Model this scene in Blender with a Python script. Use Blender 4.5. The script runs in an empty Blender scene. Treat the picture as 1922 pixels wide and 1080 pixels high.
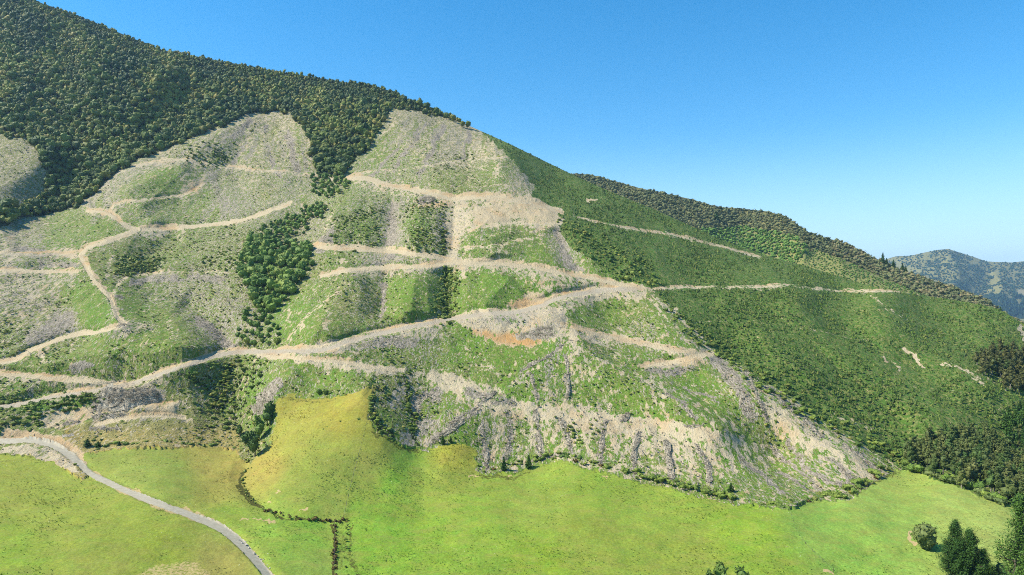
import bpy, bmesh, math, random
import numpy as np
from mathutils import Vector
random.seed(7); RNG = np.random.default_rng(7)
SC = bpy.context.scene; COL = SC.collection
R = math.radians

# ------------------------------------------------------------------ camera, sky, sun, exposure
CAMZ, FPX, CX, HY = 110.0, 1281.3, 961.0, 560.0        # drone height, focal length in photo px, principal column, horizon row
cam_d = bpy.data.cameras.new('camera'); cam = bpy.data.objects.new('camera', cam_d); COL.objects.link(cam)
SC.cycles.use_denoising = False; SC.cycles.filter_width = 1.0; SC.cycles.max_bounces = 4; SC.cycles.diffuse_bounces = 2
cam.location = (0, 0, CAMZ); cam.rotation_euler = (R(90), 0, 0)
cam_d.lens = 24.0; cam_d.sensor_width = 36.0; cam_d.shift_y = 20.0/1922.0
cam_d.clip_start = 1.0; cam_d.clip_end = 60000.0
SC.camera = cam
SC.view_settings.view_transform = 'Standard'; SC.view_settings.look = 'None'
SC.view_settings.gamma = 1.0; SC.view_settings.exposure = 0.78; SC.view_settings.use_curve_mapping = False
SUN = Vector((-0.68, -0.10, 0.70)).normalized()         # towards the sun
sun_d = bpy.data.lights.new('sun', 'SUN'); sun_d.energy = 5.0; sun_d.angle = R(0.5); sun_d.color = (1.0, 0.945, 0.84)
sun = bpy.data.objects.new('sun', sun_d); COL.objects.link(sun)
sun.rotation_euler = (-SUN).to_track_quat('-Z', 'Y').to_euler(); sun.location = (-300, 0, 600)
W = bpy.data.worlds.new('World'); SC.world = W; W.use_nodes = True
wt = W.node_tree; wt.nodes.clear()
sky = wt.nodes.new('ShaderNodeTexSky'); sky.sky_type = 'NISHITA'; sky.sun_disc = False
sky.sun_elevation = math.asin(SUN.z); sky.sun_rotation = math.atan2(SUN.x, SUN.y)
sky.altitude = 0; sky.air_density = 1.0; sky.dust_density = 0.1; sky.ozone_density = 2.5
hs = wt.nodes.new('ShaderNodeHueSaturation'); hs.inputs['Saturation'].default_value = 1.42
bgn = wt.nodes.new('ShaderNodeBackground'); bgn.inputs[1].default_value = 0.122
wo = wt.nodes.new('ShaderNodeOutputWorld')
hs.inputs['Hue'].default_value = .493
wc = wt.nodes.new('ShaderNodeTexCoord'); wx = wt.nodes.new('ShaderNodeSeparateXYZ'); wr = wt.nodes.new('ShaderNodeMapRange'); wm = wt.nodes.new('ShaderNodeMix'); wm.data_type = 'RGBA'
wt.links.new(wc.outputs['Generated'], wx.inputs[0]); wt.links.new(wx.outputs[2], wr.inputs[0])
wr.inputs[1].default_value = -.02; wr.inputs[2].default_value = .24; wr.inputs[3].default_value = .72; wr.inputs[4].default_value = 0; wr.interpolation_type = 'SMOOTHSTEP'   # pale air low on the horizon
wt.links.new(wr.outputs[0], wm.inputs[0]); wt.links.new(hs.outputs[0], wm.inputs[6]); wm.inputs[7].default_value = (3.9, 5.2, 6.4, 1)
wt.links.new(sky.outputs[0], hs.inputs['Color']); wt.links.new(wm.outputs[2], bgn.inputs[0]); wt.links.new(bgn.outputs[0], wo.inputs[0])
KEXP = 1.62                                              # sunlit pixel value per unit of albedo, used to turn seen colours into albedo
def lin(c): c = np.asarray(c, float)/255.0; return np.where(c < .04045, c/12.92, ((c+.055)/1.055)**2.4)
def alb(*c): return np.clip(lin(c)/KEXP, .004, .8)

# ------------------------------------------------------------------ numpy helpers
X0, X1, Y0, Y1 = -240, 2160, -200, 1320                 # the mapped area, in rows and columns of the photo
NX, NY = X1-X0+1, Y1-Y0+1
def _h(ix, iy, s):
    n = (ix.astype(np.int64)*374761393 + iy.astype(np.int64)*668265263 + s*974634777) & 0x7fffffff
    n = ((n ^ (n >> 13))*1274126177) & 0x7fffffff
    n = (n ^ (n >> 16)) & 0x7fffffff
    return (n & 0xffff).astype(np.float32)/65535.0
def vn(x, y, s=0):
    ix = np.floor(x); iy = np.floor(y); fx = x-ix; fy = y-iy
    fx = fx*fx*(3-2*fx); fy = fy*fy*(3-2*fy)
    a = _h(ix, iy, s); b = _h(ix+1, iy, s); c = _h(ix, iy+1, s); d = _h(ix+1, iy+1, s)
    return (a*(1-fx)+b*fx)*(1-fy)+(c*(1-fx)+d*fx)*fy
def fbm(x, y, s=0, o=4):
    t = 0; a = .5; n = 0
    for k in range(o):
        t = t+a*vn(x*2**k+17*k, y*2**k-9*k, s+k); n += a; a *= .5
    return t/n
GX, GY = np.meshgrid(np.arange(X0, X1+1, dtype=np.float32), np.arange(Y0, Y1+1, dtype=np.float32))
WX = (GX+9*(fbm(GX/26, GY/20, 11, 3)-.5)*2+4*(vn(GX/5, GY/4, 31)-.5)*2).astype(np.float32)
WY = (GY+7*(fbm(GX/26, GY/20, 51, 3)-.5)*2+3*(vn(GX/5, GY/4, 71)-.5)*2).astype(np.float32)
def box(pts, m):
    p = np.asarray(pts, float)
    x0 = int(max(0, p[:, 0].min()-m-X0)); x1 = int(min(NX, p[:, 0].max()+m-X0+1))
    y0 = int(max(0, p[:, 1].min()-m-Y0)); y1 = int(min(NY, p[:, 1].max()+m-Y0+1))
    return slice(y0, y1), slice(x0, x1)
def inside(pts, warp=True, m=16):
    sl = box(pts, m); x = (WX if warp else GX)[sl]; y = (WY if warp else GY)[sl]
    r = np.zeros(x.shape, bool); n = len(pts)
    for i in range(n):
        xa, ya = pts[i]; xb, yb = pts[(i+1) % n]
        if ya == yb: continue
        c = ((ya > y) != (yb > y)) & (x < (xb-xa)*(y-ya)/(yb-ya)+xa)
        r ^= c
    return sl, r
def pdist(pts, m, warp=False):
    """distance to a polyline, sign > 0 above it (smaller row), fraction along it"""
    sl = box(pts, m); x = (WX if warp else GX)[sl]; y = (WY if warp else GY)[sl]
    best = np.full(x.shape, 1e9, np.float32); sg = np.ones(x.shape, np.float32); al = np.zeros(x.shape, np.float32)
    L = [0.0]
    for a, b in zip(pts[:-1], pts[1:]): L.append(L[-1]+math.hypot(b[0]-a[0], b[1]-a[1]))
    for i, (a, b) in enumerate(zip(pts[:-1], pts[1:])):
        dx, dy = b[0]-a[0], b[1]-a[1]; q = dx*dx+dy*dy+1e-6
        t = np.clip(((x-a[0])*dx+(y-a[1])*dy)/q, 0, 1)
        px = a[0]+t*dx; py = a[1]+t*dy; d = np.hypot(x-px, y-py)
        cr = (dx*(y-a[1])-dy*(x-a[0]))*(1 if dx >= 0 else -1)
        k = d < best
        best = np.where(k, d, best); sg = np.where(k, np.where(cr < 0, 1, -1), sg)
        al = np.where(k, (L[i]+t*(L[i+1]-L[i]))/L[-1], al)
    return sl, best, sg, al
def blur(a, r):
    for _ in range(2):
        for ax in (0, 1):
            k = 2*r+1
            p = np.pad(a, [(r+1, r) if i == ax else (0, 0) for i in range(2)], mode='edge')
            c = np.cumsum(p, axis=ax, dtype=np.float64)
            a = ((c[k:]-c[:-k])/k if ax == 0 else (c[:, k:]-c[:, :-k])/k).astype(np.float32)
    return a
def sample(m, px, py):
    x = np.clip(np.asarray(px, float)-X0, 0, NX-1.001); y = np.clip(np.asarray(py, float)-Y0, 0, NY-1.001)
    ix = x.astype(int); iy = y.astype(int); fx = x-ix; fy = y-iy
    if m.ndim == 3: fx = fx[..., None]; fy = fy[..., None]
    return (m[iy, ix]*(1-fx)+m[iy, ix+1]*fx)*(1-fy)+(m[iy+1, ix]*(1-fx)+m[iy+1, ix+1]*fx)*fy
def smooth_line(pts, step=10):
    """Catmull-Rom through the points"""
    P = [pts[0]]+list(pts)+[pts[-1]]; out = []
    for i in range(1, len(P)-2):
        p0, p1, p2, p3 = [np.array(P[i+k], float) for k in (-1, 0, 1, 2)]
        n = max(1, int(np.hypot(*(p2-p1))/step))
        for k in range(n):
            t = k/n
            out.append(tuple(.5*((2*p1)+(-p0+p2)*t+(2*p0-5*p1+4*p2-p3)*t*t+(-p0+3*p1-3*p2+p3)*t**3)))
    out.append(tuple(pts[-1])); return out

# ------------------------------------------------------------------ survey of the hill: how far each point stands
CP = [(-240,1320,190),(961,1320,185),(2160,1320,190),(400,1320,188),(1500,1320,187),
 (-240,1080,236),(0,1080,246),(310,1080,256),(500,1080,264),(700,1080,270),(961,1080,271),(1300,1080,271),(1600,1080,272),(1922,1080,276),(2160,1080,276),
 (300,960,312),(150,1000,286),(640,980,321),(450,975,318),(800,980,328),(1100,980,322),(1480,960,330),(1590,935,352),(1690,880,405),(1885,952,345),(2160,980,338),(1750,960,338),
 (-240,850,372),(0,850,385),(200,842,400),(450,845,412),(120,870,378),(560,900,355),(640,850,379),(700,728,428),(600,755,425),(520,750,436),
 (790,850,398),(740,835,391),(860,840,404),(900,890,384),(1000,880,394),(1200,897,374),(1350,935,346),(900,950,342),(1250,970,330),
 (0,790,418),(-240,780,410),(200,790,428),(380,800,440),(0,760,436),(240,728,460),(-240,740,440),(420,668,496),(450,760,451),(500,655,492),(600,655,472),(720,625,505),(770,770,424),
 (840,605,535),(960,590,548),(1050,575,560),(1215,545,612),(900,770,435),(1030,770,435),(1150,770,437),(1300,790,428),(1000,680,485),(1080,650,505),(1180,660,508),(820,700,466),
 (1300,655,520),(1400,725,468),(1500,790,440),(1560,820,430),(1450,870,405),(1540,930,358),(1620,880,395),(1250,720,470),(1330,700,492),
 (230,610,530),(160,470,680),(250,435,725),(0,430,690),(-240,430,670),(0,560,560),(-240,560,560),(0,690,475),(150,670,492),(340,650,500),
 (360,310,905),(500,212,1085),(200,385,790),(300,370,820),(0,255,900),(-240,240,880),(80,300,860),(100,390,790),(400,420,760),(330,500,660),(400,600,555),(300,560,595),
 (500,520,610),(480,600,545),(550,440,700),(560,380,790),(600,330,870),(640,335,850),(640,250,960),(560,560,575),(650,520,600),(720,560,560),(700,480,645),(650,400,735),(740,370,775),
 (740,210,1055),(700,290,920),(850,370,765),(850,490,628),(950,295,900),(850,260,985),(1000,350,830),(1050,410,742),(930,420,700),(960,500,628),(1080,510,630),(900,550,580),(1130,590,570),
 (0,0,1270),(-240,0,1230),(-240,-200,1500),(0,-200,1600),(80,0,1275),(250,120,1150),(250,200,1010),(450,170,1130),(200,50,1290),(300,85,1280),(500,125,1250),(640,150,1230),(700,160,1190),(760,178,1160),(860,225,1090),(920,255,1050),
 (1000,290,1005),(1100,340,950),(1230,395,895),(1400,470,845),(1500,500,815),(1620,535,775),(1740,557,740),(1860,577,695),(1905,600,672),(2160,690,600),
 (1150,420,760),(1240,470,730),(1400,500,760),(1240,541,624),(1400,541,660),(1500,540,682),(1640,550,710),(1400,610,585),(1550,620,600),(1350,640,545),(1600,700,520),(1750,640,610),(1750,750,487),(1900,750,505),(1700,835,438),(1560,760,470),(1922,640,628),(1922,870,432),(2160,870,425),(2160,760,510)]
CP = np.array(CP, float)
def rbf_fit(cp, c=45.0, lam=0.6):
    n = len(cp); w = 1000.0/cp[:, 2]
    d = np.hypot(cp[:, 0][:, None]-cp[:, 0][None], cp[:, 1][:, None]-cp[:, 1][None])
    A = np.zeros((n+3, n+3)); A[:n, :n] = -np.sqrt(d*d+c*c)/100; A[:n, :n] += np.eye(n)*lam*.01
    Pm = np.c_[np.ones(n), cp[:, 0]/1000, cp[:, 1]/1000]; A[:n, n:] = Pm; A[n:, :n] = Pm.T
    return np.linalg.solve(A, np.r_[w, 0, 0, 0])
def rbf_eval(cp, co, x, y, c=45.0):
    out = co[-3]+co[-2]*x/1000+co[-1]*y/1000
    for i in range(len(cp)): out = out-co[i]*np.sqrt((x-cp[i, 0])**2+(y-cp[i, 1])**2+c*c)/100
    return out
_c = rbf_fit(CP)
_gx = np.arange(X0, X1+1, 6.0); _gy = np.arange(Y0, Y1+1, 5.0); _mx, _my = np.meshgrid(_gx, _gy)
_w = rbf_eval(CP, _c, _mx, _my)
_w = np.maximum(_w, .45)
def upsample(a, gx, gy):
    xi = np.arange(X0, X1+1, dtype=float); t = np.empty((len(gy), NX), np.float32)
    for i in range(len(gy)): t[i] = np.interp(xi, gx, a[i])
    yi = np.clip((np.arange(Y0, Y1+1)-gy[0])/(gy[1]-gy[0]), 0, len(gy)-1.001); i0 = yi.astype(int); f = (yi-i0)[:, None]
    return (t[i0]*(1-f)+t[i0+1]*f).astype(np.float32)
D = 1000.0/upsample(_w, _gx, _gy)

# spurs (+) and gullies (-): polyline, metres towards / away from the viewer, half width in columns
RELIEF = [
 ([(650,320),(560,420),(505,520),(490,620),(440,690),(450,790),(478,850)],-9,85),
 ([(478,850),(455,900),(500,955),(560,975),(650,985)],-5,26),
 ([(600,220),(625,290),(645,325)],-16,60),
 ([(828,620),(815,690),(772,760),(790,850)],-3,70),([(790,850),(785,960),(740,1010)],-1.0,40),
 ([(852,380),(848,480)],-9,34),([(838,500),(842,600)],-10,38),([(738,370),(722,480)],-9,40),([(722,505),(712,600)],-8,44),
 ([(160,300),(120,360),(60,400),(0,430)],-28,70),([(240,150),(200,240),(150,310)],-22,90),([(60,60),(90,180),(130,270)],-18,80),
 ([(420,130),(330,200),(250,260)],-30,70),([(500,160),(430,210),(380,240)],-18,50),([(330,110),(260,190),(180,280)],22,60),([(100,40),(130,120),(150,200)],-26,50),([(600,150),(560,200)],-10,60),([(0,120),(40,220)],24,60),([(160,60),(180,160),(170,240)],28,60),([(340,110),(290,170)],12,55),
 ([(340,430),(275,490),(300,520)],-7,44),([(340,560),(400,610),(440,650)],-10,45),([(470,230),(440,320),(470,390)],-6,45),
 ([(1100,620),(1200,680),(1330,760),(1450,865),(1540,932)],-9,50),([(1035,425),(1090,515)],-6,30),
 ([(680,510),(622,570),(590,645)],11,70),([(780,515),(770,600)],8,50),([(960,520),(900,585)],7,60),
 ([(1068,600),(1010,690),(900,770),(800,830)],4.8,70),([(1068,600),(1120,670),(1250,742),(1400,830)],10,60),
 ([(1215,545),(1300,645),(1400,718),(1560,815),(1670,868)],12,60),
 ([(700,728),(625,800),(560,870)],4.9,110),([(850,838),(820,900)],3,60),([(1560,950),(1640,1000),(1700,1040)],2.5,40),
 ([(250,435),(165,475),(205,560),(232,615),(330,648),(400,672)],12,80),([(500,212),(400,258),(352,300),(200,380)],14,60),
 ([(360,310),(250,400)],8,60),([(735,212),(800,300),(860,360)],8,70),([(880,240),(960,296),(1000,372),(1060,420),(1212,540)],10,60),
 ([(650,350),(615,430),(600,465)],9,50),([(790,385),(780,480)],9,50),([(920,440),(930,490)],6,60),([(60,690),(180,670),(300,690)],6,40),
 ([(0,520),(120,600),(180,640)],-4,50),([(560,690),(480,770)],6,46),([(640,690),(700,722)],4,40),
 ([(1290,610),(1420,690),(1560,780),(1700,862)],-13,55),([(1420,560),(1560,680),(1660,760),(1720,830)],-12,50),([(1480,600),(1640,720),(1760,800)],10,50),([(1560,590),(1700,690),(1800,760)],-12,50),([(1650,590),(1780,680),(1880,740)],11,50),([(1760,600),(1860,660),(1922,700)],-5,45),
 ([(1340,560),(1450,650),(1560,730)],9,45),([(1100,430),(1170,510)],-6,40),([(1250,400),(1300,450),(1380,530)],5,60),([(1150,360),(1160,400)],-3,40),
]
for pts, amp, wd in RELIEF:
    if 5 <= abs(amp) <= 14 and min(p[1] for p in pts) < 800: amp *= 1.6 if max(p[0] for p in pts) < 1500 else .85
    pts = smooth_line(pts, 16)
    sl, d, sg, al = pdist(pts, wd)
    t = np.clip(1-d/wd, 0, 1); end = np.clip(np.minimum(al, 1-al)*6+.25, 0, 1)
    t = np.sqrt(t*t+.003)-.055 if amp < 0 else t**1.15
    D[sl] -= amp*t*end

# roads: points, half width (photo px), cut depth m, kind (0 pale dirt track, 1 grey gravel, 2 faint / rough)
ROADS = [
 ([(-240,840),(-60,832),(0,828),(60,830),(105,841),(140,862),(168,888),(250,928),(330,958),(400,986),(440,1012),(475,1048),(505,1085),(560,1160),(640,1320)],9.5,3.0,1),
 ([(-240,775),(0,764),(90,748),(170,735),(240,722),(300,703),(370,680),(430,663),(520,660),(600,658),(660,640),(740,620),(835,602),(905,590),(965,586),(1010,576),(1050,560),(1110,548),(1175,543),(1212,545)],8,5.5,1),
 ([(-240,700),(0,703),(70,708),(150,716),(240,722)],7,3.2,0),
 ([(-240,690),(0,682),(60,658),(130,632),(200,622),(238,608)],5.5,3.2,0),
 ([(238,612),(222,600),(212,575),(205,558),(180,530),(160,500),(152,478),(165,466),(205,452),(245,438),(262,432)],7,1.2,0),
 ([(212,556),(222,535),(240,520),(300,515),(430,510)],4,1.6,0),
 ([(262,432),(330,428),(400,422),(450,415),(505,398),(550,380)],5.5,3.2,0),
 ([(160,396),(205,402),(235,425),(262,432)],5.5,1.5,0),
 ([(-240,510),(0,508),(80,510),(150,512)],5.5,2.8,0),([(-240,485),(0,478),(60,480),(148,476)],4.5,1.5,0),
 ([(205,400),(215,386),(290,372),(352,366),(384,343)],3.2,1.2,0),
 ([(200,330),(280,308),(350,300),(400,312),(500,322),(590,330),(640,340)],4.0,1.6,0),
 ([(640,340),(680,335),(740,350),(800,362),(850,374),(900,370),(985,378),(1040,394),(1062,402)],6.5,3.6,0),
 ([(650,332),(690,325),(760,318),(860,304),(955,298)],3.2,1.2,0),
 ([(560,462),(620,466),(700,470),(800,480),(850,492),(960,498),(1050,512),(1120,525),(1212,545)],7,3.6,0),
 ([(600,520),(650,508),(740,502),(800,500),(850,494)],5.5,3.2,0),
 ([(880,430),(940,424),(1000,420),(1055,424)],4.5,1.6,0),([(870,468),(930,462),(985,452),(1010,450)],3.5,1.5,0),
 ([(1062,402),(1110,414),(1190,431),(1300,450),(1400,477),(1432,485)],3.0,1.4,0),
 ([(1212,545),(1290,541),(1400,540),(1500,539),(1560,545),(1640,548),(1700,548),(1740,557)],3.4,2.8,0),
 ([(1200,690),(1250,682),(1300,672),(1340,664)],5,1.8,0),([(1068,612),(1130,630),(1200,645),(1270,658),(1340,668)],6,1.2,0),
 ([(480,665),(560,675),(640,680),(700,690),(760,697)],5.5,1.2,0),
 ([(175,800),(230,787),(290,782),(350,787)],5,1.5,0),([(240,768),(290,760),(335,762)],4.5,1.5,0),
 ([(20,766),(60,752),(150,735),(230,722)],3,1.0,0),
 ([(1300,606),(1400,602),(1480,612),(1560,628),(1640,640)],2.2,1.2,2),
]
for pts, hw, cut, kind in ROADS:
    pts = smooth_line(pts, 12)
    sl, d, sg, al = pdist(pts, hw*6); s = d*sg/hw
    f = np.interp(s, [-5.5, -1.0, 1.0, 1.9, 2.6], [0, -1, 1, .25, 0])
    D[sl] += cut*f*np.clip(np.minimum(al, 1-al)*14, 0, 1)
# log landings: flat platforms  (polygon, tilt metres)
for cx, cy, rx, ry, a in [(1000,578,95,14,6),(245,735,50,12,3),(1030,400,40,12,4),(230,607,22,9,2)]:
    t = np.exp(-((GX-cx)/rx)**2*1.2); D += a*t*np.interp((cy-GY)/ry, [-5, -1.1, 1.1, 3], [0, -1, 1, 0])
# every step up the photo stands farther off: the hill is one height field
D = D[::-1]; lowlim = .10+D*.00022
D = np.maximum.accumulate(D-np.cumsum(lowlim*0+.16, axis=0), axis=0)+np.cumsum(lowlim*0+.16, axis=0)
D = D[::-1].astype(np.float32)
def P(px, py, dz=0.0):
    d = float(sample(D, px, py)); return Vector(((px-CX)/FPX*d, d, CAMZ+(HY-py)/FPX*d+dz))
def PN(px, py):
    px = np.asarray(px, float); py = np.asarray(py, float); d = sample(D, px, py)
    return np.stack([(px-CX)/FPX*d, d, CAMZ+(HY-py)/FPX*d], -1)
SKY = [(-240,-190),(-100,-85),(0,-30),(80,7),(140,27),(200,52),(300,93),(400,112),(500,131),(600,147),(650,155),(700,160),(735,172),(760,184),(800,198),(840,215),(880,236),(920,254),(960,272),(1000,292),(1060,321),(1100,340),(1160,366),(1230,394),(1330,440),(1400,468),(1460,486),(1530,505),(1600,528),(1650,541),(1740,556),(1800,565),(1860,576),(1890,588),(1910,602),(1940,616),(2160,700)]
SKX = np.array([p[0] for p in SKY], float); SKYY = np.array([p[1] for p in SKY], float)
def skyline(px): return np.interp(px, SKX, SKYY)

# ------------------------------------------------------------------ what covers the ground (weights per point of the hill)
PASTURE = [(-240,846),(0,852),(55,858),(100,866),(150,905),(168,888),(158,852),(200,846),(260,843),(330,841),(400,842),(440,846),(452,862),(475,872),(505,835),(515,790),(522,748),(545,742),(600,752),(640,744),(700,725),(694,760),(688,790),(702,812),(740,832),(790,850),(830,838),(862,832),(893,842),(898,885),(925,893),(960,888),(1000,876),(1040,868),(1080,873),(1130,888),(1250,914),(1360,942),(1440,956),(1482,958),(1530,942),(1590,938),(1640,908),(1690,880),(1720,885),(1780,905),(1850,935),(1885,950),(1922,965),(2160,1010),(2160,1330),(-240,1330)]
FARM_L = [(-240,842),(0,848),(60,858),(110,868),(150,900),(230,935),(330,970),(400,1000),(430,1020),(465,1060),(500,1100),(640,1330),(-240,1330)]
BUSH = [(-240,-200),(80,-200),(900,180),(898,246),(872,232),(830,216),(790,210),(730,207),(718,235),(695,275),(664,298),(640,328),(600,326),(592,300),(578,262),(558,228),(540,210),(480,211),(420,238),(340,268),(262,300),(205,330),(165,372),(150,394),(100,402),(50,408),(0,428),(-240,450)]
NOTBUSH = [(-240,236),(0,252),(50,266),(78,296),(92,338),(76,372),(40,384),(0,398),(-240,410)]
PLANT = [(885,230),(905,250),(945,282),(966,305),(1002,350),(992,372),(1030,388),(1056,412),(1052,432),(1090,482),(1150,518),(1215,538),(1245,562),(1300,620),(1340,655),(1420,705),(1500,760),(1560,800),(1620,838),(1690,880),(1720,885),(1780,905),(1850,935),(1885,950),(1922,965),(2160,1010),(2160,300),(885,180)]
Z = np.ones((NY, NX), np.uint8)                          # 1 felled
def zone(poly, v, warp=True):
    sl, m = inside(poly, warp); Z[sl][m] = v
zone(BUSH, 2); zone(NOTBUSH, 1); zone(PLANT, 3); zone(PASTURE, 0)

# colour fields from points: normalised gaussian blending
def field(pts, vals, s, n=2):
    gx = np.arange(X0, X1+1, 12.0); gy = np.arange(Y0, Y1+1, 10.0); mx, my = np.meshgrid(gx, gy)
    vals = np.asarray(vals, float); num = np.zeros(mx.shape+(vals.shape[1],)); den = np.zeros(mx.shape)
    for (x, y), v in zip(pts, vals):
        w = 1.0/(((mx-x)**2+((my-y)*1.2)**2)/s**2+.25)**n
        num += w[..., None]*v; den += w
    r = num/den[..., None]
    return np.stack([upsample(r[..., k], gx, gy) for k in range(vals.shape[1])], -1)
PC = [((0,900),(148,162,52)),((150,950),(140,158,48)),((0,1060),(128,166,40)),((300,1020),(136,158,40)),((250,980),(138,160,46)),((420,1060),(150,150,62)),((200,1060),(140,160,48)),
 ((320,900),(136,160,56)),((250,880),(142,160,60)),((400,870),(165,160,66)),((420,930),(160,158,62)),((430,960),(128,164,44)),((450,890),(166,156,64)),
 ((560,800),(156,158,56)),((640,790),(160,156,50)),((690,750),(168,160,58)),((560,770),(160,156,54)),((600,850),(146,158,54)),((560,900),(138,156,52)),((620,900),(136,158,52)),((500,880),(172,160,66)),((560,940),(132,158,52)),((620,950),(134,160,54)),((660,900),(138,160,54)),
 ((710,830),(148,156,52)),((700,870),(145,158,58)),((680,960),(120,168,40)),((740,900),(120,174,40)),((720,1000),(118,172,36)),((760,870),(124,172,50)),((700,1060),(120,168,38)),((790,900),(135,162,50)),((850,860),(160,160,48)),((850,900),(138,158,50)),((880,940),(124,162,44)),((820,1010),(120,164,38)),((900,1050),(120,164,40)),((1000,950),(135,164,52)),((1000,1050),(120,160,32)),((1100,1000),(132,156,46)),((1150,930),(124,160,44)),((1250,960),(132,164,48)),((1300,1050),(132,156,46)),((1400,1000),(122,164,36)),((1450,1060),(120,158,38)),
 ((1540,1000),(124,172,60)),((1600,1050),(122,172,56)),((1650,1000),(128,174,62)),((1700,910),(150,178,70)),((1780,960),(152,178,76)),((1620,950),(138,176,68)),((1860,1010),(158,180,80)),((1700,960),(134,174,66)),
 ((560,1020),(120,166,48)),((520,990),(128,170,50)),((600,1060),(125,160,55)),((580,985),(116,168,40))]
pastc = field([p for p, c in PC], [alb(*c) for p, c in PC], 38, 2)
_l = pastc.mean(-1, keepdims=True); pastc = pastc*.95+_l*.05*np.array([1.1, 1.0, .5]); pastc[..., 1] *= .92; pastc[..., 0] *= 1+.12*np.clip((.85-pastc[..., 0]/pastc[..., 1])*4, 0, 1); pastc *= 1.10; pastc[..., 2] += .004; pastc[..., 0] *= .99
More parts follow.
